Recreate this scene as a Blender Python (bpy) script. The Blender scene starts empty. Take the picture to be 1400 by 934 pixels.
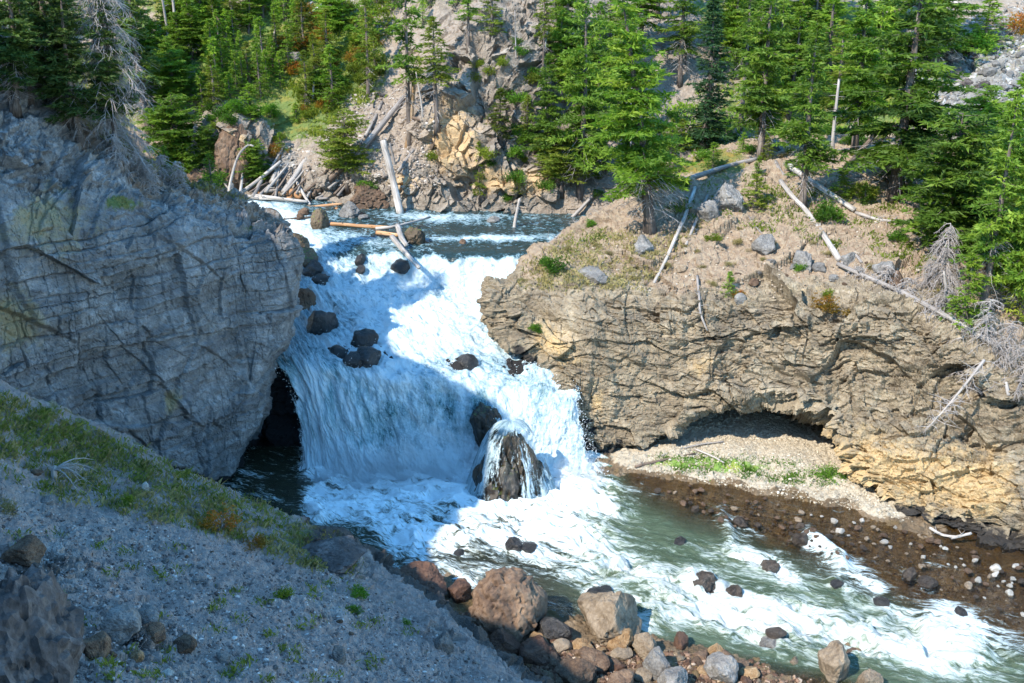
import bpy, math, random
import numpy as np
from mathutils import Vector, Matrix
from mathutils.bvhtree import BVHTree

random.seed(7)
RNG = np.random.default_rng(7)
sc = bpy.context.scene
COL = sc.collection
PI = math.pi

# ------------------------------------------------------------------ camera
F = 1478.0
PITCH = math.radians(20.0)
CP, SP = math.cos(PITCH), math.sin(PITCH)
CAMZ = 26.0

cam_d = bpy.data.cameras.new('camera')
cam = bpy.data.objects.new('camera', cam_d)
COL.objects.link(cam)
cam.location = (0, 0, CAMZ)
cam.rotation_euler = (math.radians(90) - PITCH, 0, 0)
cam_d.sensor_width = 36.0
cam_d.lens = 36.0 * F / 1400.0
cam_d.clip_end = 2000
cam_d.clip_start = 0.1
sc.camera = cam


def ray(px, py):
    dx = (px - 700.0) / F
    dy = (467.0 - py) / F
    return (dx, CP + SP * dy, -SP + CP * dy)


def P(px, py, Y):
    d = ray(px, py)
    k = Y / d[1]
    return (d[0] * k, Y, CAMZ + d[2] * k)


def PZ(px, py, z):
    d = ray(px, py)
    k = (z - CAMZ) / d[2]
    return [d[0] * k, d[1] * k, z]


def W(px, Y, z):
    dc = Y * CP + (CAMZ - z) * SP
    return [(px - 700.0) / F * dc, Y, z]


def proj(p):
    """world points (N,3) -> photo pixels"""
    x = p[..., 0]; y = p[..., 1]; z = p[..., 2] - CAMZ
    dc = y * CP - z * SP
    dc = np.where(np.abs(dc) < .01, .01, dc)
    up = y * SP + z * CP
    return 700 + F * x / dc, 467 - F * up / dc


SUN = np.array([-0.52, -0.50, 0.69]); SUN = SUN / np.linalg.norm(SUN)

# ------------------------------------------------------------------ noise
def _hash(ix, iy, iz, seed=0):
    h = (ix.astype(np.int64) * 374761393 + iy.astype(np.int64) * 668265263 + iz.astype(np.int64) * 2147483647 + seed * 974711) & 0xffffffff
    h = ((h ^ (h >> 13)) * 1274126177) & 0xffffffff
    h = (h ^ (h >> 16)) & 0xffffffff
    h = (h * 2246822519) & 0xffffffff
    return ((h ^ (h >> 15)) & 0xffffff) / float(0xffffff)


def vnoise(p, seed=0):
    f = np.floor(p)
    i = f.astype(np.int64)
    t = p - f
    t = t * t * t * (t * (t * 6 - 15) + 10)
    r = 0
    for dx in (0, 1):
        wx = t[..., 0] if dx else 1 - t[..., 0]
        for dy in (0, 1):
            wy = t[..., 1] if dy else 1 - t[..., 1]
            for dz in (0, 1):
                wz = t[..., 2] if dz else 1 - t[..., 2]
                r = r + wx * wy * wz * _hash(i[..., 0] + dx, i[..., 1] + dy, i[..., 2] + dz, seed)
    return r * 2 - 1


def fbm(p, oct=4, seed=0, gain=.5, lac=2.03):
    a = 1.0; s = 0; n = 0
    q = np.array(p, dtype=float)
    for k in range(oct):
        s = s + a * vnoise(q + 17.3 * k, seed + k)
        n += a
        a *= gain
        q = q * lac
    return s / n


def worley(p, seed=0):
    """F1, F2, random of nearest cell, a tilt value of the nearest cell"""
    f = np.floor(p); i = f.astype(np.int64)
    sh = p.shape[:-1]
    F1 = np.full(sh, 9.0); F2 = np.full(sh, 9.0)
    rid = np.zeros(sh); tilt = np.zeros(sh)
    for dx in (-1, 0, 1):
        for dy in (-1, 0, 1):
            for dz in (-1, 0, 1):
                cx = i[..., 0] + dx; cy = i[..., 1] + dy; cz = i[..., 2] + dz
                hx = _hash(cx, cy, cz, seed + 1); hy = _hash(cx, cy, cz, seed + 2); hz = _hash(cx, cy, cz, seed + 3)
                vx = p[..., 0] - (cx + hx); vy = p[..., 1] - (cy + hy); vz = p[..., 2] - (cz + hz)
                d = np.sqrt(vx * vx + vy * vy + vz * vz)
                near = d < F1
                F2 = np.where(near, F1, np.minimum(F2, d))
                F1 = np.where(near, d, F1)
                r = (hx * 7.13 + hy * 3.71 + hz * 5.3) % 1.0
                rid = np.where(near, r, rid)
                tl = vx * (hy - .5) + vy * (hz - .5) + vz * (hx - .5)
                tilt = np.where(near, tl, tilt)
    return F1, F2, rid, tilt


def sstep(a, b, x):
    t = np.clip((x - a) / (b - a), 0, 1)
    return t * t * (3 - 2 * t)


def blob(px, py, cx, cy, rx, ry, ang=0.0):
    """soft elliptic weight round a photo pixel"""
    c, s = math.cos(math.radians(ang)), math.sin(math.radians(ang))
    dx = px - cx; dy = py - cy
    u = (dx * c + dy * s) / rx; v = (-dx * s + dy * c) / ry
    return np.exp(-(u * u + v * v))


# ------------------------------------------------------------------ tagging / linking
def tag(o, label=None, cat=None, group=None, kind=None):
    if label: o['label'] = label
    if cat: o['category'] = cat
    if group: o['group'] = group
    if kind: o['kind'] = kind
    return o


def link(name, me, mat=None, parent=None):
    o = bpy.data.objects.new(name, me)
    COL.objects.link(o)
    if mat is not None and me is not None and len(me.materials) == 0:
        me.materials.append(mat)
    if parent is not None:
        o.parent = parent
    return o


def empty(name, loc=(0, 0, 0)):
    o = bpy.data.objects.new(name, None)
    COL.objects.link(o)
    o.location = loc
    o.empty_display_size = .2
    return o


def mesh_from(name, verts, faces, smooth=False):
    me = bpy.data.meshes.new(name)
    me.from_pydata([tuple(v) for v in verts], [], faces)
    if smooth:
        me.polygons.foreach_set('use_smooth', [True] * len(me.polygons))
    me.update()
    return me


def np_mesh(name, verts, faces, smooth=False, attrs=None):
    """verts (N,3), faces (M,k) arrays, all the same k"""
    me = bpy.data.meshes.new(name)
    verts = np.ascontiguousarray(verts, dtype=np.float32)
    faces = np.ascontiguousarray(faces, dtype=np.int32)
    n, k = faces.shape
    me.vertices.add(len(verts)); me.vertices.foreach_set('co', verts.ravel())
    me.loops.add(n * k); me.loops.foreach_set('vertex_index', faces.ravel())
    me.polygons.add(n)
    me.polygons.foreach_set('loop_start', np.arange(0, n * k, k, dtype=np.int32))
    me.polygons.foreach_set('use_smooth', np.full(n, smooth, dtype=bool))
    if attrs:
        for an, av in attrs.items():
            at = me.attributes.new(an, 'FLOAT_COLOR', 'POINT')
            at.data.foreach_set('color', np.ascontiguousarray(av, dtype=np.float32).ravel())
    me.update(); me.validate()
    return me


def grid_faces(NR, NC, flip=False):
    idx = np.arange(NR * NC).reshape(NR, NC)
    a = idx[:-1, :-1].ravel(); b = idx[:-1, 1:].ravel(); c = idx[1:, 1:].ravel(); d = idx[1:, :-1].ravel()
    f = np.stack([a, d, c, b], 1)
    return f[:, ::-1].copy() if flip else f


def _cr_axis(A, n):
    """Catmull-Rom upsampling of the first axis to n samples"""
    m = A.shape[0]
    u = np.linspace(0, m - 1, n)
    i = np.minimum(u.astype(int), m - 2)
    t = (u - i)[(...,) + (None,) * (A.ndim - 1)]
    g = lambda k: A[np.clip(k, 0, m - 1)]
    p0 = g(i - 1); p1 = g(i); p2 = g(i + 1); p3 = g(i + 2)
    p0 = np.where((i == 0)[(...,) + (None,) * (A.ndim - 1)], 2 * p1 - p2, p0)
    p3 = np.where((i == m - 2)[(...,) + (None,) * (A.ndim - 1)], 2 * p2 - p1, p3)
    return .5 * (2 * p1 + (p2 - p0) * t + (2 * p0 - 5 * p1 + 4 * p2 - p3) * t * t + (-p0 + 3 * p1 - 3 * p2 + p3) * t ** 3)


def upsample(ctrl, NR, NC):
    A = _cr_axis(np.array(ctrl, dtype=float), NR)
    A = _cr_axis(A.transpose(1, 0, 2), NC).transpose(1, 0, 2)
    return A


def grid_normals(G):
    du = np.gradient(G, axis=1); dv = np.gradient(G, axis=0)
    n = np.cross(dv, du)
    n /= np.maximum(np.linalg.norm(n, axis=-1, keepdims=True), 1e-9)
    return n


TERR = {}


def register(key, G):
    """coarse copy of a displaced sheet for placing things on it"""
    r = max(1, G.shape[0] // 110); c = max(1, G.shape[1] // 150)
    H = G[::r, ::c]
    f = grid_faces(H.shape[0], H.shape[1])
    TERR[key] = BVHTree.FromPolygons([tuple(v) for v in H.reshape(-1, 3)], [tuple(q) for q in f])


def hit(px, py, keys=None, off=0.0):
    d = Vector(ray(px, py)).normalized()
    o = Vector((0, 0, CAMZ))
    best = None
    for k in (keys or TERR.keys()):
        loc, nrm, idx, dist = TERR[k].ray_cast(o, d)
        if loc is not None and (best is None or dist < best[2]):
            best = (loc, nrm, dist)
    if best is None:
        if keys:
            return hit(px, py, None, off)
        return Vector(P(px, py, 90)), Vector((0, 0, 1)), 90
    loc, nrm, dist = best
    if nrm.dot(d) > 0: nrm = -nrm
    return loc + nrm * off, nrm, dist


def ground(x, y, keys, z0=120):
    best = None
    for k in keys:
        loc, nrm, idx, dist = TERR[k].ray_cast(Vector((x, y, z0)), Vector((0, 0, -1)))
        if loc is not None and (best is None or loc.z > best.z):
            best = loc
    return best


# ------------------------------------------------------------------ material helpers
class NT:
    def __init__(s, name):
        s.m = bpy.data.materials.new(name); s.m.use_nodes = True
        s.t = s.m.node_tree; s.t.nodes.clear()
        s.out = s.t.nodes.new('ShaderNodeOutputMaterial')

    def n(s, typ, ins=None, **kw):
        nd = s.t.nodes.new('ShaderNode' + typ)
        for k, v in kw.items(): setattr(nd, k, v)
        if ins:
            for k, v in ins.items(): s.put(nd.inputs[k], v)
        return nd

    def put(s, sock, v):
        if isinstance(v, bpy.types.NodeSocket): s.t.links.new(v, sock)
        elif v is not None:
            if isinstance(v, (tuple, list)) and len(v) == 3 and sock.type == 'RGBA': v = (*v, 1)
            sock.default_value = v

    def coord(s, scale=(1, 1, 1), rot=(0, 0, 0), what='Object', vec=None):
        v = vec if vec is not None else s.n('TexCoord').outputs[what]
        return s.n('Mapping', {'Vector': v, 'Scale': scale, 'Rotation': rot}).outputs[0]

    def noise(s, vec, scale=1, detail=4, rough=.55, dist=0, col=False):
        nd = s.n('TexNoise', {'Vector': vec, 'Scale': scale, 'Detail': detail, 'Roughness': rough, 'Distortion': dist})
        return nd.outputs['Color' if col else 'Fac']

    def voro(s, vec, scale=1, feature='F1', out='Distance', rand=1.0):
        nd = s.n('TexVoronoi', {'Vector': vec, 'Scale': scale, 'Randomness': rand}, feature=feature)
        return nd.outputs[out]

    def ramp(s, fac, stops, interp='LINEAR'):
        nd = s.n('ValToRGB', {'Fac': fac}); cr = nd.color_ramp; cr.interpolation = interp
        while len(cr.elements) > 1: cr.elements.remove(cr.elements[-1])
        cr.elements[0].position = stops[0][0]; c = stops[0][1]
        cr.elements[0].color = (c, c, c, 1) if isinstance(c, (int, float)) else (*c, 1)
        for p_, c in stops[1:]:
            e = cr.elements.new(p_)
            e.color = (c, c, c, 1) if isinstance(c, (int, float)) else (*c, 1)
        return nd.outputs[0]

    def mix(s, fac, a, b, mode='MIX'):
        nd = s.n('Mix', data_type='RGBA', blend_type=mode)
        s.put(nd.inputs[0], fac); s.put(nd.inputs[6], a); s.put(nd.inputs[7], b)
        return nd.outputs[2]

    def math(s, op, a, b=None, c=None, clamp=False):
        nd = s.n('Math', operation=op, use_clamp=clamp)
        s.put(nd.inputs[0], a)
        if b is not None: s.put(nd.inputs[1], b)
        if c is not None: s.put(nd.inputs[2], c)
        return nd.outputs[0]

    def vmath(s, op, a, b=None):
        nd = s.n('VectorMath', operation=op)
        s.put(nd.inputs[0], a)
        if b is not None: s.put(nd.inputs[1], b)
        return nd.outputs[0]

    def attr(s, name):
        a = s.n('Attribute', attribute_name=name)
        sep = s.n('SeparateColor', {'Color': a.outputs['Color']})
        return sep.outputs[0], sep.outputs[1], sep.outputs[2], a.outputs['Alpha'], a.outputs['Vector']

    def bump(s, h, strength=.5, dist=.1, prev=None):
        nd = s.n('Bump', {'Height': h, 'Strength': strength, 'Distance': dist})
        if prev is not None: s.put(nd.inputs['Normal'], prev)
        return nd.outputs[0]

    def bsdf(s, col, rough=.9, normal=None, spec=.25, **kw):
        ins = {'Base Color': col, 'Roughness': rough, 'Specular IOR Level': spec}
        if normal is not None: ins['Normal'] = normal
        ins.update(kw)
        return s.n('BsdfPrincipled', ins).outputs[0]

    def done(s, shader):
        s.t.links.new(shader, s.out.inputs[0]); return s.m
EXPO = 2.12
# ------------------------------------------------------------------ materials
def rock_material(name, dark, mid, light, soil, ochre, green, fourth, strata=None, grit=1.0, blue=None):
    """rock with soil / ochre / growth / fourth-colour zones from the vertex attribute «zones»"""
    s = NT(name)
    co = s.coord()
    R, G, B, A, _ = s.attr('zones')
    n1 = s.noise(co, .45, 6, .6, .6)
    n2 = s.noise(co, 2.6, 6, .65, .4)
    n3 = s.noise(co, 11, 4, .7)
    fac = s.math('ADD', s.math('MULTIPLY', n1, .45), s.math('ADD', s.math('MULTIPLY', n2, .35), s.math('MULTIPLY', n3, .2)))
    base = s.ramp(fac, [(.36, dark), (.5, mid), (.64, light)])
    # cell by cell tint: blocks of slightly different stone
    cell = s.voro(s.vmath('ADD', s.coord((1, 1, 1.9)), s.vmath('MULTIPLY', s.noise(co, 2.2, 4, .6, col=True), (1.1, 1.1, 1.1))), 1.3, 'F1', 'Color')
    sepc = s.n('SeparateColor', {'Color': cell})
    base = s.mix(.16, base, s.ramp(sepc.outputs[0], [(0, dark), (.5, mid), (1, light)]))
    if strata:
        st = s.noise(s.coord(strata[0], strata[1]), 1.0, 5, .6, .3)
        base = s.mix(s.ramp(st, [(.5, 0.0), (.62, .55)]), base, strata[2])
    # dark lichen speckle
    sp = s.noise(co, 6.5, 5, .75)
    base = s.mix(s.ramp(sp, [(.56, 0.0), (.66, .5)]), base, tuple(c * .45 for c in mid))
    # streaked wetness / mineral stain, running down
    stn = s.noise(s.coord((1.1, 1.1, .16)), 1.2, 5, .6, .5)
    base = s.mix(s.ramp(stn, [(.53, 0.0), (.68, .45)]), base, tuple(c * .55 for c in mid))
    def edge(m, lo, hi, k):
        return s.ramp(s.math('ADD', m, s.math('MULTIPLY', s.math('SUBTRACT', s.noise(co, k, 5, .7), .5), 1.3)), [(lo, 0.0), (hi, 1.0)])
    och = s.mix(n3, ochre, tuple(min(1, c * 1.35) for c in ochre))
    base = s.mix(s.math('MULTIPLY', edge(G, .38, .72, 1.4), .85), base, och)
    so = s.mix(n2, soil, tuple(c * 1.5 for c in soil))
    so = s.mix(s.ramp(s.voro(co, 5.5, 'F1', 'Color'), [(.3, 0.0), (.9, .4)]), so, light)
    base = s.mix(edge(R, .4, .6, .9), base, so)
    gr = s.mix(s.noise(co, 5, 3, .6), green, tuple(c * 2.0 for c in green))
    gr = s.mix(s.ramp(s.noise(co, 1.1, 3, .6), [(.5, 0.0), (.62, .6)]), gr, (green[0] * 3.2, green[1] * 1.7, green[2]))
    base = s.mix(s.math('MULTIPLY', edge(B, .42, .6, 1.9), .85), base, gr)
    base = s.mix(edge(A, .4, .62, 1.2), base, fourth)
    rg = s.math('ABSOLUTE', s.math('SUBTRACT', s.noise(s.coord((1, 1, 2.0)), 3.2 * grit, 6, .65, .2), .5))
    h = s.math('ADD', s.noise(co, 7 * grit, 8, .72, .3), s.math('ADD', s.math('MULTIPLY', rg, 1.6), s.math('MULTIPLY', s.voro(s.coord((1, 1, 1.7)), 6 * grit, 'F1'), .35)))
    nr = s.bump(h, .75, .12)
    return s.done(s.bsdf(base, .92, nr, .2))


M = {}
M['rock_right'] = rock_material('sunlit_layered_rock', (.11, .088, .065), (.27, .22, .155), (.47, .395, .285), (.21, .155, .11), (.44, .32, .17),
                                (.085, .10, .02), (.045, .04, .036),
                                strata=((.35, .35, 2.6), (.25, -.1, 0), (.13, .105, .08)))
M['rock_left'] = rock_material('pale_grey_jointed_rock', (.085, .083, .082), (.215, .21, .205), (.45, .44, .43), (.16, .12, .09), (.27, .22, .12),
                               (.07, .095, .02), (.025, .023, .023),
                               strata=((.3, .3, 2.2), (.06, .05, 0), (.12, .12, .13)))
M['hill'] = rock_material('hillside_ground', (.12, .10, .085), (.255, .215, .175), (.40, .355, .305), (.215, .172, .135), (.44, .31, .17),
                          (.07, .11, .018), (.235, .225, .21))
M['dirt'] = rock_material('scree_dirt', (.17, .14, .125), (.30, .255, .23), (.47, .425, .39), (.25, .195, .172), (.28, .20, .11),
                          (.085, .095, .03), (.10, .085, .075), grit=2.2)
M['bed'] = rock_material('river_bed_stones', (.07, .05, .033), (.16, .115, .072), (.34, .255, .17), (.36, .315, .245), (.12, .08, .035),
                         (.10, .19, .02), (.06, .042, .03), grit=1.6)


def boulder_material(name, dark, mid, light, rough=.9, spec=.25, moss=None):
    s = NT(name)
    co = s.coord()
    rnd = s.n('ObjectInfo').outputs['Random']
    off = s.vmath('ADD', co, s.n('CombineXYZ', {'X': s.math('MULTIPLY', rnd, 37.0), 'Y': s.math('MULTIPLY', rnd, 91.0)}).outputs[0])
    n = s.math('ADD', s.math('MULTIPLY', s.noise(off, 1.4, 6, .65, .4), .6), s.math('MULTIPLY', s.noise(off, 8, 5, .7), .4))
    base = s.ramp(n, [(.36, dark), (.5, mid), (.66, light)])
    base = s.mix(1.0, base, s.ramp(rnd, [(0, .72), (1, 1.18)]), 'MULTIPLY')
    base = s.mix(s.ramp(s.noise(off, 14, 3, .8), [(.56, 0.0), (.68, .5)]), base, tuple(c * .4 for c in mid))
    if moss:
        g = s.n('NewGeometry'); z = s.n('SeparateXYZ', {'Vector': g.outputs['Normal']}).outputs[2]
        f = s.ramp(s.math('ADD', z, s.math('MULTIPLY', s.math('SUBTRACT', s.noise(off, 3, 4, .7), .5), 1.6)), [(.75, 0.0), (1.0, .8)])
        base = s.mix(f, base, moss)
    h = s.math('ADD', s.noise(off, 6, 8, .72, .3), s.math('MULTIPLY', s.voro(off, 9, 'F1'), .35))
    return s.done(s.bsdf(base, rough, s.bump(h, .8, .1), spec))


M['b_wet'] = boulder_material('wet_black_rock', (.008, .008, .009), (.022, .02, .02), (.06, .055, .05), .28, .5)
M['b_brown'] = boulder_material('brown_volcanic_rock', (.06, .038, .028), (.135, .088, .06), (.24, .165, .11))
M['b_red'] = boulder_material('damp_reddish_rock', (.035, .02, .014), (.09, .045, .028), (.18, .10, .06), .6, .4)
M['b_tan'] = boulder_material('tan_rock', (.14, .105, .075), (.27, .21, .15), (.42, .34, .255))
M['b_grey'] = boulder_material('grey_rock', (.10, .095, .09), (.20, .19, .18), (.33, .315, .295))
M['b_pale'] = boulder_material('pale_river_stone', (.30, .27, .24), (.46, .43, .38), (.62, .60, .56))
M['b_wetbrown'] = boulder_material('wet_brown_rock', (.018, .013, .01), (.05, .037, .028), (.12, .095, .075), .4, .45)
M['b_wetmoss'] = boulder_material('wet_mossy_rock', (.012, .010, .008), (.038, .030, .022), (.09, .075, .05), .35, .5, moss=(.06, .08, .012))
M['b_mossy'] = boulder_material('mossy_brown_rock', (.05, .036, .025), (.12, .09, .06), (.2, .15, .1), .7, .3, moss=(.11, .15, .02))
M['b_orange'] = boulder_material('orange_brown_rock', (.18, .10, .05), (.33, .21, .11), (.46, .34, .22))
M['b_outcrop'] = boulder_material('dark_rubbly_rock', (.04, .034, .032), (.10, .085, .08), (.22, .195, .185))


def foliage_material(name, a, b, c, trans=.35):
    s = NT(name)
    R, G, B, A, _ = s.attr('tint')
    rnd = s.n('ObjectInfo').outputs['Random']
    n = s.math('ADD', s.math('MULTIPLY', R, .7), s.math('MULTIPLY', rnd, .3))
    col = s.ramp(n, [(.1, a), (.5, b), (.95, c)])
    col = s.mix(1.0, col, s.ramp(s.math('FRACT', s.math('MULTIPLY', rnd, 7.0)), [(0, .75), (1, 1.2)]), 'MULTIPLY')
    d = s.bsdf(col, .6, None, .3)
    t = s.n('BsdfTranslucent', {'Color': s.mix(1.0, col, (1.3, 1.5, .7), 'MULTIPLY')}).outputs[0]
    return s.done(s.n('MixShader', {0: trans, 1: d, 2: t}).outputs[0])


M['fol_fir'] = foliage_material('fir_needles', (.045, .09, .012), (.115, .20, .021), (.22, .31, .036))
M['fol_bright'] = foliage_material('young_bright_needles', (.07, .14, .013), (.155, .265, .024), (.28, .37, .042), .4)
M['fol_olive'] = foliage_material('yellow_green_needles', (.07, .10, .012), (.14, .19, .02), (.24, .27, .035), .4)
M['fol_spruce'] = foliage_material('blue_green_spruce_needles', (.018, .045, .018), (.04, .095, .032), (.075, .15, .055), .25)
M['fol_shade'] = foliage_material('shaded_fir_needles', (.035, .065, .015), (.07, .12, .025), (.13, .18, .04), .3)  # darker copy of the fir needles for shaded trees; shade is in the colour
M['fol_shrub'] = foliage_material('shrub_leaves', (.05, .12, .012), (.10, .22, .02), (.18, .30, .035), .45)
M['fol_autumn'] = foliage_material('turning_shrub_leaves', (.13, .10, .012), (.24, .14, .015), (.36, .11, .02), .4)
M['fol_grass'] = foliage_material('grass_blades', (.08, .10, .02), (.15, .18, .035), (.26, .25, .08), .4)
M['fol_dry'] = foliage_material('dry_grass_blades', (.16, .13, .05), (.25, .21, .09), (.34, .29, .15), .35)


def wood_material(name, dark, mid, light, scale=1.0, rough=.85):
    s = NT(name)
    uv = s.n('UVMap', uv_map='along').outputs[0]
    rnd = s.n('ObjectInfo').outputs['Random']
    uv = s.vmath('ADD', uv, s.n('CombineXYZ', {'Z': s.math('MULTIPLY', rnd, 50.0)}).outputs[0])
    n = s.noise(s.coord((9, .7, 1), vec=uv), scale, 6, .7, .4)
    n2 = s.noise(s.coord((1.5, .5, 1), vec=uv), scale, 4, .6)
    f = s.math('ADD', s.math('MULTIPLY', n, .55), s.math('MULTIPLY', n2, .45))
    base = s.ramp(f, [(.36, dark), (.5, mid), (.62, light)])
    base = s.mix(1.0, base, s.ramp(rnd, [(0, .8), (1, 1.15)]), 'MULTIPLY')
    return s.done(s.bsdf(base, rough, s.bump(n, .6, .05), .2))


M['bark'] = wood_material('grey_brown_bark', (.05, .04, .035), (.13, .105, .09), (.26, .22, .19), 1.6)
M['bark_orange'] = wood_material('orange_grey_snag_wood', (.12, .075, .04), (.30, .19, .10), (.45, .33, .22))
M['dead_white'] = wood_material('bleached_dead_wood', (.17, .15, .135), (.38, .345, .315), (.62, .59, .56))
M['dead_grey'] = wood_material('weathered_grey_wood', (.13, .115, .105), (.29, .26, .24), (.45, .42, .39))
M['dead_brown'] = wood_material('brown_fallen_wood', (.06, .045, .035), (.15, .11, .085), (.27, .21, .17))
M['dead_orange'] = wood_material('stripped_orange_wood', (.26, .12, .05), (.48, .26, .13), (.62, .42, .26))
M['dead_twig'] = wood_material('silvery_dead_twigs', (.22, .19, .175), (.40, .36, .34), (.58, .54, .52))


# ---- water
def falls_material():
    """attribute «water»: R foam amount, G how steep it falls (0 flat, 1 vertical), B clear green water, A see-through veil"""
    s = NT('white_falling_water')
    R, G, B, A, _ = s.attr('water')
    uv = s.n('UVMap', uv_map='flow').outputs[0]
    obj = s.n('TexCoord').outputs['Object']
    wob = s.noise(s.coord((.8, .5, 1), vec=uv), 1, 3, .6, col=True)
    uvw = s.vmath('ADD', uv, s.vmath('MULTIPLY', s.vmath('SUBTRACT', wob, (.5, .5, .5)), (.5, .5, 0)))
    fine = s.noise(s.coord((4.2, 1.5, 1), vec=uvw), 1, 9, .75, .5)          # strands
    speck = s.noise(s.coord((10, 7, 1), vec=uvw), 1, 6, .8)        # broken drops
    wide = s.noise(s.coord((1.3, .55, 1), vec=uvw), 1, 5, .65, 1.0)
    flat = s.noise(s.coord((2.2, 2.2, 1), vec=uvw), 1.4, 9, .68, .9)
    st = s.math('ADD', s.math('MULTIPLY', fine, .34), s.math('ADD', s.math('MULTIPLY', speck, .24), s.math('MULTIPLY', wide, .42)))
    fl = s.math('ADD', s.math('MULTIPLY', flat, .55), s.math('ADD', s.math('MULTIPLY', speck, .18), s.math('MULTIPLY', wide, .27)))
    f = s.n('Mix', data_type='FLOAT', ); s.put(f.inputs[0], G); s.put(f.inputs[2], fl); s.put(f.inputs[3], st)
    f = f.outputs[0]
    amt = s.math('ADD', s.math('MULTIPLY', s.math('SUBTRACT', f, .5), 4.2), s.math('SUBTRACT', s.math('MULTIPLY', R, 1.7), .6))
    foam = s.ramp(amt, [(.02, 0.0), (.3, .5), (.8, 1.0)])
    deep = s.mix(B, (.016, .030, .030), (.08, .24, .22))
    deep = s.mix(s.ramp(flat, [(.4, 0.0), (.6, .5)]), deep, (.03, .07, .085))
    water = s.bsdf(deep, .2, s.bump(f, .8, .12), .3)
    # thin water blue-green, foam near white; both tinted with the blue of the shade
    fc = s.mix(foam, (.26, .60, .76), (.78, .91, .96))
    foam_s = s.bsdf(fc, .65, s.bump(s.math('ADD', f, s.math('MULTIPLY', speck, .6)), 1.0, .16), .3)
    foam_t = s.n('BsdfTranslucent', {'Color': (.8, .88, .92, 1)}).outputs[0]
    foam_s = s.n('MixShader', {0: .22, 1: foam_s, 2: foam_t}).outputs[0]
    both = s.n('MixShader', {0: foam, 1: water, 2: foam_s}).outputs[0]
    hole = s.ramp(s.math('SUBTRACT', s.math('ADD', A, s.math('MULTIPLY', s.math('SUBTRACT', .5, st), 3.2)), 0.0), [(.45, 0.0), (.62, 1.0)])
    hole = s.math('MULTIPLY', hole, s.ramp(A, [(.02, 0.0), (.15, 1.0)]))
    tr = s.n('BsdfTransparent').outputs[0]
    return s.done(s.n('MixShader', {0: hole, 1: both, 2: tr}).outputs[0])


def river_material():
    """attribute «water»: R foam amount, G shallow (bed shows), B milky green sunlit channel, foam toned down there"""
    s = NT('river_water')
    R, G, B, A, _ = s.attr('water')
    uv = s.n('UVMap', uv_map='flow').outputs[0]
    wob = s.noise(s.coord((.35, .35, 1), vec=uv), 1, 4, .6, col=True)
    uvw = s.vmath('ADD', uv, s.vmath('MULTIPLY', s.vmath('SUBTRACT', wob, (.5, .5, .5)), (2.4, 1.6, 0)))
    big = s.noise(s.coord((.42, .9, 1), vec=uvw), 1, 5, .6, 1.2)
    mid = s.noise(s.coord((.75, 3.1, 1), vec=uvw), 1, 8, .66, .5)
    fine = s.noise(s.coord((2.6, 10, 1), vec=uvw), 1, 7, .74, .3)
    ridge = s.math('SUBTRACT', 1.0, s.math('ABSOLUTE', s.math('MULTIPLY', s.math('SUBTRACT', mid, .5), 5.5)))
    f = s.math('ADD', s.math('MULTIPLY', big, .26), s.math('ADD', s.math('MULTIPLY', mid, .36), s.math('MULTIPLY', fine, .38)))
    amt = s.math('ADD', s.math('ADD', s.math('MULTIPLY', s.math('SUBTRACT', f, .5), 8.5), s.math('MULTIPLY', ridge, .22)), s.math('SUBTRACT', s.math('MULTIPLY', R, 1.75), .85))
    foam = s.ramp(amt, [(.0, 0.0), (.25, .22), (.55, .65), (1.0, 1.0)])
    deep = s.mix(B, (.020, .022, .012), (.06, .088, .05))
    deep = s.mix(s.ramp(big, [(.4, 0.0), (.65, .6)]), deep, s.mix(B, (.04, .038, .02), (.105, .15, .10)))
    wave = s.bump(s.math('ADD', mid, s.math('MULTIPLY', fine, .6)), .85, .16)
    water = s.bsdf(deep, .15, wave, .35)
    # shallow: the bed seen through tinted clear water with a weak reflection on top
    tint = s.n('BsdfTransparent', {'Color': (.80, .71, .53, 1)}).outputs[0]
    gl = s.n('BsdfGlossy', {'Color': (1, 1, 1, 1), 'Roughness': .1, 'Normal': wave}).outputs[0]
    fr = s.n('Fresnel', {'IOR': 1.33, 'Normal': wave}).outputs[0]
    shallow = s.n('MixShader', {0: s.math('MULTIPLY', fr, 1.0, clamp=True), 1: tint, 2: gl}).outputs[0]
    body = s.n('MixShader', {0: G, 1: water, 2: shallow}).outputs[0]
    fc = s.mix(foam, s.mix(B, (.35, .42, .36), (.34, .46, .38)), s.mix(B, (.80, .91, .95), (.56, .59, .57)))  # foam painted brighter and bluer for the shaded pool, duller in the sunlit channel
    foam_s = s.bsdf(fc, .6, s.bump(s.math('ADD', f, s.math('MULTIPLY', fine, .7)), .9, .14), .3)
    return s.done(s.n('MixShader', {0: foam, 1: body, 2: foam_s}).outputs[0])


def simple_mat(name, col, rough=.5, spec=.5):
    s = NT(name)
    co = s.coord()
    c = s.mix(s.noise(co, 3, 3, .6), tuple(k * .93 for k in col), col)
    return s.done(s.bsdf(c, rough, None, spec))


M['falls'] = falls_material()
M['river'] = river_material()
M['spray'] = simple_mat('water_droplets', (.86, .92, .95), .3)
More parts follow.
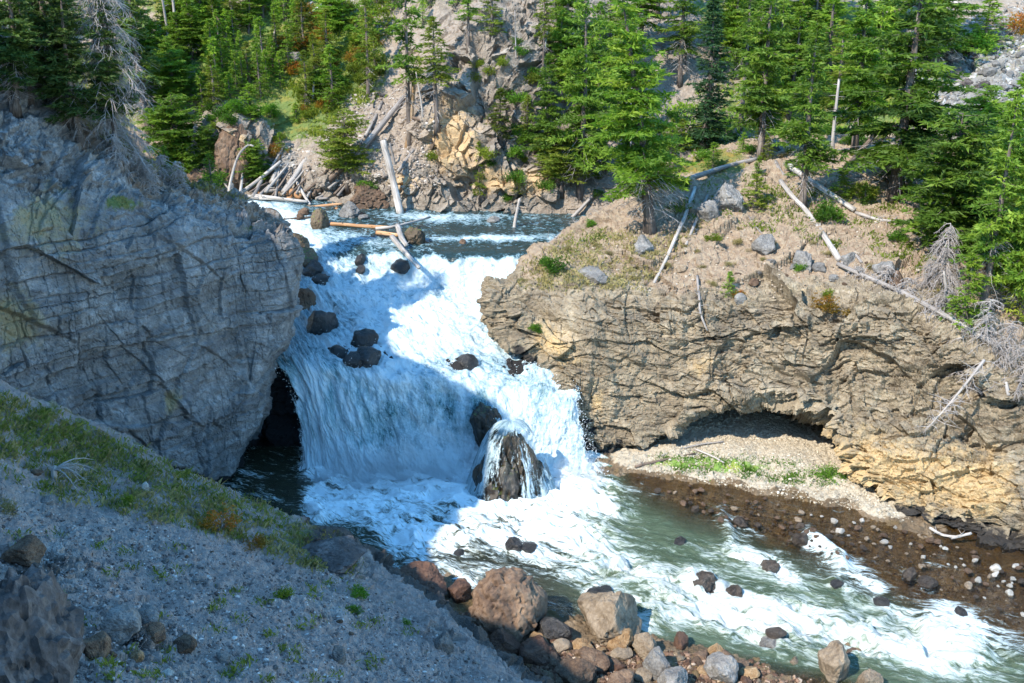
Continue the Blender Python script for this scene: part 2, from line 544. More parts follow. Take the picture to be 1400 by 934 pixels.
# ------------------------------------------------------------------ rock displacement
def rock_disp(G, N, seed, amp=1.0, bed=(0, 0, 1), thick=.8, ledge=.35, cell=(1.6, .6, .24), cuts=(.55, .22, .07), crackw=.07, crack=.25, squash=1.0, warp=.5):
    b = np.array(bed, float); b /= np.linalg.norm(b)
    w = G + warp * np.stack([fbm(G * .33, 3, seed + 11), fbm(G * .33, 3, seed + 12), fbm(G * .33, 3, seed + 13)], -1)
    h = (w @ b)
    # squash the cells along the bedding normal so the blocks are slabs
    q = w + (squash - 1.0) * h[..., None] * b
    d = .9 * fbm(G * .22, 4, seed) * amp
    for k, (c, a) in enumerate(zip(cell, cuts)):
        F1, F2, rid, tl = worley(q / c, seed + 31 * k)
        d = d + amp * a * ((rid - .5) * 1.1 + tl * 1.3)
        if k < 2:
            d = d - amp * crack * (1 - k * .5) * sstep(crackw, 0, F2 - F1)
    if ledge:
        t = h / thick + .8 * fbm(G * .15, 2, seed + 5)
        i = np.floor(t); fr = t - i
        r = _hash(i.astype(np.int64), i.astype(np.int64) * 0, i.astype(np.int64) * 0, seed + 9)
        r2 = _hash(i.astype(np.int64) + 1, i.astype(np.int64) * 0, i.astype(np.int64) * 0, seed + 9)
        step = r + (r2 - r) * sstep(.82, 1.0, fr)
        mod = .5 + .5 * fbm(G * .3, 2, seed + 71)
        d = d + ledge * amp * (step - .5) * 2 * np.clip(mod * 1.6, 0, 1.3)
        d = d - ledge * amp * .5 * sstep(.12, 0, np.abs(fr - .9)) * np.clip(mod * 1.4, 0, 1)
    d = d + .07 * amp * fbm(G * 2.6, 4, seed + 3)
    return G + N * d[..., None]


def fractures(p, n, seed, box, amp=.14, tilt=.25, width=.035, horiz=False, diag=.12, groove=.13):
    """long joints that step the face in or out across them"""
    r_ = np.random.default_rng(seed); d = np.zeros(p.shape[:-1])
    wob = .12 * fbm(p * .8, 3, seed)
    for k in range(n):
        a = r_.normal() * tilt
        nn = np.array([math.sin(a), r_.normal() * .1, math.cos(a)]) if horiz else np.array([math.cos(a), r_.normal() * .15, math.sin(a)])
        if not horiz and r_.uniform() < diag: nn = np.array([.75, .1, .65 * r_.choice([-1, 1])])
        nn /= np.linalg.norm(nn)
        c0 = np.array([r_.uniform(box[0][i], box[1][i]) for i in range(3)])
        s = (p - c0) @ nn + wob
        reach = sstep(1, .6, np.linalg.norm(p - c0, axis=-1) / r_.uniform(2.5, 7))
        st = amp * r_.uniform(.4, 1.3) * r_.choice([-1, 1])
        d += reach * (st * np.tanh(s / width) * .5 * np.exp(-np.abs(s) / 2.2) - groove * np.exp(-(s / width) ** 2))
    return d


def blocks(hb, sx, bt, jt, seed, crackw=.05):
    """masonry-like jointing: returns a per-block offset (-.5...5) and a crack mask"""
    t = hb / bt; i = np.floor(t).astype(np.int64); fr = t - i
    z0 = i * 0
    # uneven bed thickness: some beds merge with the next
    mg = _hash(i, z0, z0, seed + 7) > .68
    i2 = np.where(mg, i + 1, i)
    j_ = sx / jt + _hash(i2, z0, z0, seed) * 9.7; j = np.floor(j_).astype(np.int64); fj = j_ - j
    mj = _hash(i2, j, z0, seed + 3) > .6
    j2 = np.where(mj, j + 1, j)
    off = _hash(i2, j2, z0, seed + 5) - .5
    eb = np.minimum(fr, 1 - fr) * bt; ej = np.minimum(fj, 1 - fj) * jt
    cb = sstep(crackw, 0, eb) * np.where(mg & (fr > .5), 0, 1); cj = sstep(crackw * .8, 0, ej) * np.where(mj & (fj > .5), 0, 1)
    return off, np.maximum(cb, cj * .8)


def sheet(name, key, G, zones, mat, smooth=False, flip=False, kind='structure', label=None, cat=None, attr='zones', uv=None):
    NR, NC = G.shape[:2]
    me = np_mesh(name, G.reshape(-1, 3), grid_faces(NR, NC, flip), smooth, {attr: zones.reshape(-1, 4)} if zones is not None else None)
    if uv is not None:
        U = me.uv_layers.new(name='flow')
        vi = np.empty(len(me.loops), dtype=np.int32); me.loops.foreach_get('vertex_index', vi)
        U.data.foreach_set('uv', np.ascontiguousarray(uv.reshape(-1, 2)[vi], dtype=np.float32).ravel())
    o = link(name, me, mat)
    tag(o, label, cat, None, kind)
    if key: register(key, G)
    return o


def zeros4(G): return np.zeros(G.shape[:2] + (4,))

# ------------------------------------------------------------------ RIGHT ROCK
def w3(px, Y, z): return W(px, Y, z)

RRc = {
 'A': [(800,362,72),(765,360,68),(748,372,66),(738,380,64),(725,402,62),(720,430,61),(735,470,60),(782,515,58.5),W(800,58.5,1),W(810,58,-2)],
 'B': [(800,352,70),(772,345,67),(757,338,64.5),(736,348,62),(694,385,58.6),(674,408,57.2),(682,440,56.5),(700,472,56),W(760,58,2.5),W(780,58,-2)],
 'C': [(830,330,73),(826,318,70),(812,303,66),(790,330,61.5),(760,396,57.5),(745,440,56),(748,478,55.3),(762,512,55),W(800,57.5,2.5),W(810,57.5,-2)],
 'D': [(890,310,76),(872,282,72),(870,272,68),(860,325,61),(840,400,56.5),(828,450,55.2),(812,535,54.2),(800,600,53.6),W(835,56,1),W(840,56,-2)],
 'E': [(920,280,79),(905,235,76),(928,258,67.5),(915,330,60.5),(900,408,56),(893,460,54.8),(873,545,54),(852,617,53.2),W(860,55,.6),W(865,56,-2)],
 'F': [(960,240,84),(955,212,78),(980,250,67),(970,330,60),(960,412,55.5),(958,470,54.4),(946,525,53.5),(935,578,53.5),W(930,60,.3),W(930,57,-2)],
 'G': [(1010,225,86),(1000,200,79),(1060,240,67.5),(1050,320,60),(1050,402,55),(1048,460,53.9),(1040,495,53.2),(1032,540,53.3),W(1025,64,.2),W(1025,59,-2)],
 'H': [(1080,215,86),(1070,190,80),(1140,240,67),(1130,320,60),(1130,405,54),(1133,470,52.6),(1120,515,51.8),(1114,560,51.7),W(1105,60,.1),W(1105,56,-2)],
 'I': [(1160,210,86),(1150,190,80),(1230,245,66),(1220,320,59),(1212,400,53),(1218,480,51.2),(1200,575,49.6),(1178,642,48.7),W(1180,52.5,-.2),W(1180,50,-2)],
 'J': [(1250,210,86),(1240,190,79),(1310,262,64),(1300,350,57),(1292,440,51),(1300,520,49.3),(1283,630,47.2),(1262,708,46.0),W(1262,47.0,-.4),W(1262,46.5,-2)],
 'K': [(1330,215,84),(1320,200,77),(1400,300,60),(1395,400,54),(1400,515,48),(1402,590,46.5),(1390,672,44.9),(1380,745,43.8),W(1380,44.6,-.6),W(1380,44.4,-2)],
 'L': [(1450,240,82),(1430,215,76),(1520,350,55),(1520,450,50),(1535,580,45.5),(1540,650,44),(1530,730,42.2),(1520,800,41.2),W(1520,41.6,-.6),W(1520,41.5,-2)],
 'M': [(1700,300,80),(1700,260,72),(1750,420,52),(1750,540,47),(1760,650,42.5),(1760,720,41),(1750,800,39.2),(1740,880,38.2),W(1740,38.6,-.6),W(1740,38.5,-2)],
}
def tw(q): return q if isinstance(q, list) else P(*q)
cols = [[tw(q) for q in RRc[k]] for k in 'ABCDEFGHIJKLM']
ctrl = np.array(cols, float).transpose(1, 0, 2)
G = upsample(ctrl, 560, 820)
N = grid_normals(G)
if (N[..., 2][100:200].mean()) < 0: N = -N
v = np.linspace(0, 1, G.shape[0])[:, None] * 9
px, py = proj(G)
# bedding sags in the middle like a bowl: tilt of the layers changes from left to right
xs = G[..., 0]
Gs = G.copy(); Gs[..., 2] = G[..., 2] - .012 * (xs - 14) ** 2 + .08 * np.abs(xs - 14)
topm = sstep(4.6, 3.6, v) * np.ones_like(xs)
w = Gs + .5 * np.stack([fbm(G * .33, 3, 111), fbm(G * .33, 3, 112), fbm(G * .33, 3, 113)], -1)
q = w.copy(); q[..., 2] *= 2.0
q2 = np.stack([w[..., 0] * .8 + .3 * w[..., 2], w[..., 1], w[..., 2] * 1.7 - .3 * w[..., 0]], -1)
d = .6 * fbm(G * .22, 4, 1)
smoothz = np.clip(blob(px, py, 880, 530, 110, 85) * 1.3 + .9 * blob(px, py, 760, 430, 80, 60), 0, 1)
d = d + 1.0 * blob(px, py, 800, 470, 90, 60, 30)
rough = 1 - .6 * smoothz
q3 = w / np.array([1.0, 1.0, .5])
for k, (c, a) in enumerate(((4.0, 1.1), (1.5, .5), (.6, .27), (.25, .11))):
    F1, F2, rid, tl = worley((q3 if k % 2 == 0 else q2 * np.array([.8, 1, 1.25])) / c, 31 * k)
    d = d + a * rough * ((rid - .5) * .75 + tl * 1.9) * (1 - .55 * topm)
sxr = w[..., 0] * .8 - w[..., 1] * .6
hb = Gs[..., 2] + .5 * fbm(G * .16, 2, 5) + .12 * fbm(G * .9, 3, 6)
mod = np.clip(.45 + 1.9 * fbm(G * .28, 3, 71), .0, 1.25) * (1 - .7 * smoothz) * (1 - .95 * topm)
for bt, jt, a, sd in ((1.5, 4.2, .62, 1), (.62, 1.8, .26, 2)):
    off, ck = blocks(hb, sxr + .4 * hb * np.sin(xs * .15), bt, jt, 90 + sd, .07)
    d = d + mod * a * off - mod * a * .45 * ck
rdg = 1 - np.abs(fbm(G * np.array([.9, .9, 1.8]), 4, 77)) * 2
d = d + (1 - topm) * (fractures(G, 12, 191, ((4, 46, 2), (24, 54, 9)), .30, .5, groove=.03, diag=.3, width=.10) + fractures(G, 5, 192, ((0, 53, 3), (8, 57, 9)), .25, .6, groove=.03, width=.10))
d = d + .12 * rdg * rough + .10 * fbm(G * 2.6, 4, 3) + .05 * fbm(G * 7, 3, 4)
d = d * (.35 + .65 * sstep(0, .6, v))
G = G + N * d[..., None]
px, py = proj(G)
Z = zeros4(G)
nz = fbm(G * .35, 4, 55); nz2 = fbm(G * .9, 3, 56)
Z[..., 0] = np.clip(sstep(4.15, 3.4, v + .5 * nz + .35 * nz2), 0, 1)
Z[..., 1] = np.clip(.6 * blob(px, py, 1130, 640, 150, 60, 20) + .7 * blob(px, py, 760, 470, 30, 60, -50) + .5 * blob(px, py, 1260, 640, 120, 60, 20) + .5 * blob(px, py, 960, 500, 40, 30)
                    + .4 * blob(px, py, 1100, 395, 60, 14) + .5 * blob(px, py, 815, 560, 14, 50) + .5 * blob(px, py, 1350, 660, 60, 60), 0, .8)
Z[..., 2] = np.clip((.55 * blob(px, py, 800, 345, 60, 30, -25) + .75 * blob(px, py, 980, 225, 60, 40) + .6 * blob(px, py, 1150, 265, 90, 30) + .5 * blob(px, py, 1290, 400, 40, 40)
                    + .25 * sstep(300, 200, py)) * (.6 + nz), 0, 1)
wet = .8 * sstep(.75, .15, G[..., 2] + .35 * nz2) + blob(px, py, 715, 480, 30, 16, 40) * sstep(6.3, 6.9, v) + sstep(7.1, 7.4, v) * .9 * sstep(900, 830, px)
Z[..., 3] = np.clip(wet, 0, 1)
sheet('rock_cliff', 'RR', G, Z, M['rock_right'], kind='structure', label='sunlit tan layered rock bluff with a shallow cave beside the waterfall', cat='cliff')
RRG = G

# ------------------------------------------------------------------ LEFT CLIFF
LCc = {
 'A': [(-350,-60,66),(-350,-40,56),(-350,60,50),(-350,180,45),(-350,300,41),(-350,380,38),(-350,480,36),(-350,600,35),W(-350,35,2),W(-350,36,-2)],
 'B': [(-120,90,64),(-120,40,56),(-120,120,49),(-120,200,45),(-120,300,41.5),(-120,380,40),(-120,470,39),(-120,560,38.5),W(-120,39,2),W(-120,40,-2)],
 'C': [(0,160,60),(10,80,54),(0,150,48.5),(0,230,45.5),(0,310,43.5),(0,390,42.5),(0,470,42),(0,560,41.5),W(0,42,1),W(0,43,-2)],
 'C2': [(70,210,62),(62,92,54),(55,160,49.5),(50,250,46.6),(50,320,44.6),(50,400,43.8),(50,480,43.3),(50,570,42.8),W(50,43,1),W(50,44,-2)],
 'D': [(120,230,63),(100,146,54),(100,200,50),(100,262,47.6),(105,320,45.8),(105,400,45.2),(105,490,44.8),(105,585,44.4),W(105,45,1),W(105,46,-2)],
 'E': [(215,260,64),(195,226,55.5),(195,250,52.5),(200,285,50),(205,330,48.4),(205,420,47.8),(205,510,47.4),(205,610,47),W(205,47.5,.6),W(205,48,-2)],
 'F': [(300,300,66),(292,262,57.5),(298,278,55),(303,312,52.4),(303,345,51.6),(303,430,51.2),(303,530,50.8),(300,645,49.8),W(300,50.5,.3),W(300,51,-2)],
 'G': [(350,330,66),(342,280,58.5),(350,296,56.5),(358,318,53.6),(362,350,52.6),(360,430,52),(346,530,51.4),(326,640,51),W(322,53,.3),W(322,54,-2)],
 'H': [(360,345,66),(370,300,59.5),(380,310,57.5),(396,321,54.8),(402,350,54.2),(391,425,53.8),(366,520,53.4),(330,636,52.8),W(345,56,.3),W(345,56.5,-2)],
 'I': [(335,360,68),(350,310,63),(362,330,61.5),(374,345,59.5),(380,375,58.6),(370,440,57.8),(350,520,57.4),(345,600,57.2),W(345,58,.3),W(345,58.5,-2)],
}
cols = [[tw(q) for q in LCc[k]] for k in ('A', 'B', 'C', 'C2', 'D', 'E', 'F', 'G', 'H', 'I')]
ctrl = np.array(cols, float).transpose(1, 0, 2)
G = upsample(ctrl, 560, 620)
N = grid_normals(G)
if N[..., 1][300:400].mean() > 0: N = -N
v = np.linspace(0, 1, G.shape[0])[:, None] * 9
px, py = proj(G)
up = sstep(3.6, 2.9, v) * np.ones_like(px)
# regular jointing: near vertical joints + near level beds
wx = G + .2 * np.stack([fbm(G * .4, 3, 211), fbm(G * .4, 3, 212), fbm(G * .4, 3, 213)], -1)
d = .55 * fbm(G * .25, 4, 200)
q = np.stack([wx[..., 0] + .12 * wx[..., 2], wx[..., 1], wx[..., 2] * .8 - .1 * wx[..., 0]], -1)
for k, (c, a) in enumerate(((4.2, .55), (1.6, .22), (.55, .09))):
    F1, F2, rid, tl = worley(q * np.array([1, 1, .8]) / c, 201 + 31 * k)
    d = d + a * ((rid - .5) * .6 + tl * 1.5) * (1 + .6 * up)
sxl = wx[..., 0] * .85 + wx[..., 1] * .5 + .06 * wx[..., 2]
hbl = wx[..., 2] + .06 * wx[..., 0] + .10 * fbm(G * .7, 3, 222)
modl = np.clip(.35 + 2.0 * fbm(G * .32, 3, 241), .0, 1.1) * (1 - .5 * up)
for bt, jt, a, sd in ((2.6, 2.1, .40, 1), (.9, 1.3, .20, 2)):
    off, ck = blocks(hbl, sxl + .15 * fbm(G * 1.2, 2, 250 + sd), bt, jt, 260 + sd, .06)
    d = d + (.5 + .5 * modl) * a * off - modl * (.02 + a * .35) * ck
d = d + .10 * (1 - np.abs(fbm(G * np.array([.8, .8, 1.6]), 4, 277)) * 2)
F1, F2, rid, tl = worley(wx / np.array([.3, .3, .2]), 281); d = d + .07 * tl + .04 * (rid - .5)
d = d + fractures(G, 22, 291, ((-22, 45, 2), (-9, 54, 14)), .30) + .8 * fractures(G, 14, 292, ((-22, 45, 2), (-9, 54, 14)), .25, .12, horiz=True) + fractures(G, 26, 293, ((-30, 42, 6), (-14, 52, 18)), .3, width=.06)
# overhanging bed line below the round cap
d = d - .5 * sstep(.14, 0, np.abs(v - 3.02)) * sstep(180, 300, px) + .2 * sstep(3.05, 3.2, v) * sstep(5, 3.4, v) * sstep(180, 300, px)
# rubbly weathering on the upper left slope
F1, F2, rid, tl = worley(G / np.array([.5, .5, .3]), 290)
d = d + up * (.3 * (rid - .5) + .35 * tl)
F1, F2, rid, tl = worley(G / np.array([1.3, 1.3, .7]), 294)
d = d + up * (.45 * (rid - .5) + .6 * tl)
d = d + .05 * fbm(G * 3, 4, 203) + .03 * fbm(G * 8, 3, 204)
G = G + N * d[..., None]
px, py = proj(G)
Z = zeros4(G); nz = fbm(G * .35, 4, 255); nz2 = fbm(G * .9, 3, 256)
Z[..., 0] = np.clip(sstep(2.7, 1.9, v + .5 * nz) * sstep(60, 130, px) * .95 + .45 * sstep(3.3, 2.4, v + nz) * sstep(110, 180, px) + .3 * blob(px, py, 120, 230, 60, 40), 0, 1)
Z[..., 1] = np.clip(.6 * blob(px, py, 60, 300, 60, 40) + .6 * blob(px, py, 20, 440, 50, 50) + .7 * blob(px, py, 235, 550, 14, 18) + .1 + .3 * nz, 0, .8)
Z[..., 2] = np.clip(.8 * blob(px, py, 165, 278, 30, 14) + .6 * blob(px, py, 340, 312, 14, 6) + .5 * blob(px, py, 20, 130, 30, 12) + .4 * blob(px, py, 100, 150, 20, 20), 0, 1)
Z[..., 3] = np.clip(sstep(7.0, 7.3, v) * 1.0 + sstep(.6, .1, G[..., 2]), 0, 1)
sheet('rock_cliff', 'LC', G, Z, M['rock_left'], kind='structure', label='shaded grey-blue jointed cliff on the left of the waterfall', cat='cliff')

# pinnacle on top of the left cliff at the picture's edge, and the wall of rock the falls run over
LPc = [
 [(-200,60,66),(-60,70,62),(0,80,60),(30,90,60),(60,120,62)],
 [(-200,-10,60),(-60,5,57),(0,25,56),(22,38,56),(48,85,58)],
 [(-200,30,54),(-60,30,53),(0,40,53),(20,50,53.4),(36,92,55)],
 [(-200,90,51),(-60,90,50.5),(0,92,50.8),(22,96,51.5),(38,104,53)],
 [(-200,130,50),(-60,130,50),(0,130,50.5),(22,130,51.5),(38,130,53)]]
G = upsample(np.array([[P(*q) for q in r] for r in LPc]), 160, 200)
N = grid_normals(G)
if N[..., 1][60:].mean() > 0: N = -N
G = rock_disp(G, N, 640, amp=.8, squash=1.4)
Z = zeros4(G); Z[..., 1] = .2
sheet('rock_pinnacle', 'LP', G, Z, M['rock_left'], kind='structure', label='pale rock knob on top of the left cliff', cat='cliff')

# ------------------------------------------------------------------ wet rock wall behind the falling water
WRc = [
 [W(300,61,4.6),W(380,60,4.8),W(480,58,4.9),W(600,58,4.9),W(720,58,4.7),W(800,57.5,3.8),W(880,57,3)],
 [W(310,58,4.4),W(385,56,4.7),W(480,55.2,4.75),W(600,55.2,4.75),W(720,55.6,4.4),W(790,55.6,3.2),W(860,55.6,1.6)],
 [W(320,57,3.6),W(385,55,4.2),W(480,54.2,4.3),W(600,54.2,4.3),W(720,54.6,3.8),W(790,54.6,2.8),W(850,55,1)],
 [W(320,57,2),W(385,55,2.2),W(480,53.6,2.2),W(600,53.6,2.2),W(720,54,2),W(790,54,1.6),W(850,54.6,.5)],
 [W(320,57,-1),W(385,55,-1),W(480,53.4,-1),W(600,53.4,-1),W(720,53.6,-1),W(790,53.6,-1),W(850,54.4,-1)]]
G = upsample(np.array(WRc), 150, 260)
N = grid_normals(G)
if N[..., 1].mean() > 0: N = -N
G = rock_disp(G, N, 700, amp=.8)
Z = zeros4(G); Z[..., 3] = 1
sheet('wet_rock_wall', None, G, Z, M['rock_left'], kind='structure')

# ------------------------------------------------------------------ HILLSIDE across the river
HSc = {
 -350: [(79,7),(0,200,81),(0,150,84),(0,100,88),(0,50,92),(0,0,97),(0,-80,104)],
 -60:  [(79,7),(0,215,80),(0,160,84),(0,110,88),(0,50,93),(0,0,98),(0,-80,106)],
 120:  [(79.5,7),(0,235,81),(0,180,85),(0,120,89),(0,55,94),(0,0,99),(0,-80,107)],
 240:  [(80,7),(0,240,81.5),(0,190,84),(0,130,88),(0,60,93),(0,0,98),(0,-80,106)],
 320:  [(80,7),(0,235,81.2),(0,170,83),(0,140,87),(0,60,92),(0,0,97),(0,-80,105)],
 400:  [(79.5,7),(0,240,81.5),(0,190,84.5),(0,130,88),(0,60,92.5),(0,0,97),(0,-80,105)],
 480:  [(78,7),(0,240,79.5),(0,195,83),(0,135,86.5),(0,60,91),(0,0,96),(0,-80,104)],
 540:  [(77.2,7),(0,240,78.6),(0,195,82.5),(0,140,86),(0,60,90),(0,0,95),(0,-80,103)],
 600:  [(76.6,7),(0,245,77.6),(0,190,79),(0,130,81.5),(0,60,85.5),(0,0,91),(0,-80,100)],
 660:  [(76,7),(0,245,76.8),(0,180,78.2),(0,120,80),(0,50,82.5),(0,0,86),(0,-80,96)],
 730:  [(75.5,7),(0,245,76.4),(0,190,78.6),(0,130,80.5),(0,60,83.2),(0,0,87),(0,-80,97)],
 800:  [(75.5,7),(0,240,77),(0,190,80),(0,130,83.5),(0,65,87),(0,0,92),(0,-80,101)],
 880:  [(76,7),(0,235,78),(0,185,82),(0,130,86),(0,65,90.5),(0,0,96),(0,-80,105)],
 960:  [(77,7),(0,225,79),(0,180,83),(0,120,87.5),(0,60,92.5),(0,0,98),(0,-80,108)],
 1060: [(78,7),(0,215,80),(0,180,84.5),(0,120,89.5),(0,60,95),(0,0,101),(0,-80,112)],
 1180: [(78,7),(0,215,80),(0,170,84.5),(0,120,90),(0,60,96),(0,0,103),(0,-80,115)],
 1300: [(76,7),(0,210,79),(0,160,84),(0,110,89),(0,50,95),(0,0,101),(0,-80,112)],
 1420: [(74,7),(0,220,75),(0,165,80),(0,110,86),(0,50,93),(0,0,100),(0,-80,111)],
 1700: [(70,7),(0,260,70),(0,190,75),(0,120,82),(0,50,90),(0,0,98),(0,-80,110)],
}
cols = []
for pxx in sorted(HSc):
    L = []
    for j, q in enumerate(HSc[pxx]):
        L.append(W(pxx, q[0], q[1]) if len(q) == 2 else P(pxx, q[1], q[2]))
    top = L[-1]
    b0 = L[0]
    L = [(b0[0], b0[1] - .4, 4.5)] + L
    L.append((top[0] * 1.15, top[1] + 18, top[2] + 16)); L.append((top[0] * 1.5, top[1] + 60, top[2] + 45)); L.append((top[0] * 2, top[1] + 130, top[2] + 75))
    cols.append(L)
ctrl = np.array(cols, float).transpose(1, 0, 2)
# more rows where the camera looks
up_rows = _cr_axis(ctrl, 1400)
k = np.linspace(0, 10, 1400)
sel = np.concatenate([np.linspace(0, 7.2, 560), np.linspace(7.25, 10, 60)])
up_rows = up_rows[np.searchsorted(k, sel).clip(0, 1399)]
G = _cr_axis(up_rows.transpose(1, 0, 2), 1100).transpose(1, 0, 2)
v = sel[:, None]
N = grid_normals(G)
if N[..., 2].mean() < 0: N = -N
px, py = proj(G)
cl = np.clip(blob(px, py, 665, 210, 80, 120, 8) * 1.5 + blob(px, py, 690, 90, 65, 80) * 1.2 + blob(px, py, 320, 185, 38, 30) * 1.4 + blob(px, py, 270, 240, 60, 22)
             + blob(px, py, 1370, 110, 60, 60) * .6 + blob(px, py, 500, 255, 90, 16) * .9 + blob(px, py, 910, 60, 20, 50) * .4, 0, 1)
w = G + .6 * np.stack([fbm(G * .3, 3, 311), fbm(G * .3, 3, 312), fbm(G * .3, 3, 313)], -1)
d = .9 * fbm(G * .16, 4, 300) + .25 * fbm(G * .6, 3, 305)
for kk, (c, a) in enumerate(((3.4, 1.5), (1.25, .7), (.5, .28))):
    F1, F2, rid, tl = worley(w / c, 301 + 31 * kk)
    d = d + a * (.12 + .88 * cl) * ((rid - .5) * .7 + tl * 1.9)
d = d + .12 * fbm(G * 2, 4, 303)
d = d * (.4 + .6 * sstep(.5, 1.6, v)) * (1 + .8 * sstep(8, 9, v))
G = G + N * d[..., None]
px, py = proj(G)
Z = zeros4(G); nz = fbm(G * .22, 4, 355); nz2 = fbm(G * .7, 3, 356)
Z[..., 0] = np.clip((1 - 1.25 * cl) * (.75 + .6 * nz) + .5 * blob(px, py, 540, 190, 60, 50), 0, 1)
Z[..., 1] = np.clip(.9 * blob(px, py, 625, 205, 45, 70) * (.7 + nz) + .7 * blob(px, py, 715, 250, 60, 20) + .6 * blob(px, py, 550, 250, 25, 14) + .4 * blob(px, py, 320, 190, 30, 30) + .15, 0, 1)
veg = (.95 * blob(px, py, 430, 40, 80, 75) + .9 * blob(px, py, 320, 60, 90, 90) + .5 * blob(px, py, 420, 150, 60, 50) + .9 * blob(px, py, 1080, 20, 140, 60) + .8 * blob(px, py, 1340, 90, 50, 40)
       + .6 * blob(px, py, 480, 90, 40, 50) + .7 * blob(px, py, 1150, 130, 160, 60) + .35 * blob(px, py, 60, 120, 200, 120)) * (1 - .7 * cl)
Z[..., 2] = np.clip((veg * 1.25 + .22 * (1 - cl) * (1 - blob(px, py, 550, 200, 70, 60))) * (.8 + 1.0 * nz) + .5 * sstep(-20, -120, py), 0, 1)
Z[..., 3] = np.clip(.9 * blob(px, py, 1350, 130, 90, 60, -20) + .7 * blob(px, py, 1260, 50, 60, 30) + .55 * cl * sstep(-.1, .3, nz) * sstep(240, 120, py) + .6 * blob(px, py, 395, 225, 40, 25)
                    + .5 * blob(px, py, 500, 250, 70, 20), 0, 1) * (1 - .4 * sstep(.1, .4, nz2))
sheet('hillside', 'HS', G, Z, M['hill'], kind='structure')

# ------------------------------------------------------------------ FOREGROUND SCREE SLOPE
edge = [(-330,400,38.5),(-160,470,38.5),(0,522,39),(60,552,39.4),(120,583,39.6),(185,612,39.7),(250,640,39.6),(315,668,39.4),(385,700,39),(440,725,38.6),(490,750,38),(525,782,36.8),(565,815,35.2),(620,858,33),(680,902,31),(730,938,29.6),(800,1000,28),(900,1100,26),(1050,1260,24)]
rows = []
E = np.array([P(*q) for q in edge])
back = E.copy(); back[:, 0] += 1.2; back[:, 1] += 2.2; back[:, 2] = -1.5
rows.append(back)
mb = E.copy(); mb[:, 0] += .9; mb[:, 1] += 1.3; mb[:, 2] = E[:, 2] * .45
rows.append(mb)
rows.append(E)
t_ = np.linspace(0, 1, len(edge))
near = [(-800,650,17),(-620,760,16.5),(-420,850,16),(-330,900,16),(-230,950,16),(-120,980,16),(0,1020,15.5),(100,1050,15.3),(200,1080,15.1),(290,1100,15),(360,1120,15),(420,1140,15),(480,1160,15),(540,1190,15),(610,1230,15),(680,1270,15),(760,1320,15),(880,1400,15),(1050,1500,15)]
Nn = np.array([P(*q) for q in near])
for f in (.2, .4, .6, .8, 1.0):
    R_ = E + (Nn - E) * f
    R_[:, 2] -= .9 * math.sin(f * PI) * (1 - t_ * .6)
    rows.append(R_)
last = Nn.copy(); last[:, 1] -= 8; last[:, 2] += 2.5; rows.append(last)
G = upsample(np.array(rows), 620, 700)
v = np.linspace(0, 1, 620)[:, None] * 8
N = grid_normals(G)
if N[..., 2][200:].mean() < 0: N = -N
px, py = proj(G)
d = .45 * fbm(G * .25, 4, 400) + .16 * fbm(G * 1.1, 4, 401) + .06 * fbm(G * 4, 4, 402)
F1, F2, rid, tl = worley(G / .5, 410)
rk = np.clip(blob(px, py, 455, 745, 45, 22, 30) * 1.3 + blob(px, py, 170, 880, 60, 40) + blob(px, py, 60, 790, 60, 30) + sstep(2.0, 1.6, v) + blob(px, py, 610, 870, 30, 30) * .5, 0, 1)
d = d + (.10 + .5 * rk) * ((rid - .5) * .8 + tl)
F1, F2, rid, tl = worley(G / .16, 411)
d = d + .05 * (1 - np.abs(fbm(G * 1.6, 4, 433)) * 2)
d = d + .05 * (rid > .55) * np.clip(1 - F1 * 1.6, 0, 1) * 2 + .03 * tl
G = G + N * (d * sstep(0, 1.2, v))[..., None]
px, py = proj(G)
Z = zeros4(G); nz = fbm(G * .5, 4, 455)
Z[..., 0] = np.clip(.7 + 1.1 * nz - rk, 0, 1)
Z[..., 2] = np.clip((.30 * sstep(4.1, 2.4, v + 3.2 * nz) * sstep(560, 420, px) + .25 * sstep(4.6, 3.0, v)) * (.8 + .8 * nz) + .4 * blob(px, py, 440, 740, 50, 20), 0, 1)
Z[..., 3] = np.clip(1.2 * rk - .2, 0, 1) * .8
sheet('scree_slope', 'FG', G, Z, M['dirt'], kind='structure')
FGG = G

# ------------------------------------------------------------------ RIVER BED AND BANKS (one height field in plan)
def plan(px_, py_, z=0.0): return np.array(PZ(px_, py_, z)[:2])
pts = []
def cp(pxx, pyy, z): p_ = PZ(pxx, pyy, z); pts.append((p_[0], p_[1], z))
# near bank
for q in ((540,800,.25),(575,815,.4),(610,850,.5),(650,850,.35),(690,870,.35),(740,890,.25),(790,890,.25),(850,895,.3),(900,905,.25),(960,920,.12),(1010,940,.1),(1100,955,.0),(1200,985,-.1),(1300,1010,-.1),
          (650,920,.5),(720,960,.6),(800,960,.5),(900,980,.5),(1000,1010,.4),(1200,1080,.3),(1500,1200,.2)): cp(*q)
# channel
for q in ((520,770,-.6),(600,765,-.7),(700,800,-.7),(780,820,-.6),(900,850,-.6),(1000,860,-.5),(1100,900,-.5),(1250,930,-.7),(1400,970,-.8),(500,700,-1.2),(600,700,-1.5),(700,720,-1.2),(850,700,-.8),(950,760,-.8),
          (1100,800,-.7),(1250,830,-.8),(1400,900,-.9),(420,690,-1.2),(1600,1000,-.9),(330,665,-1),(750,660,-1.2)): cp(*q)
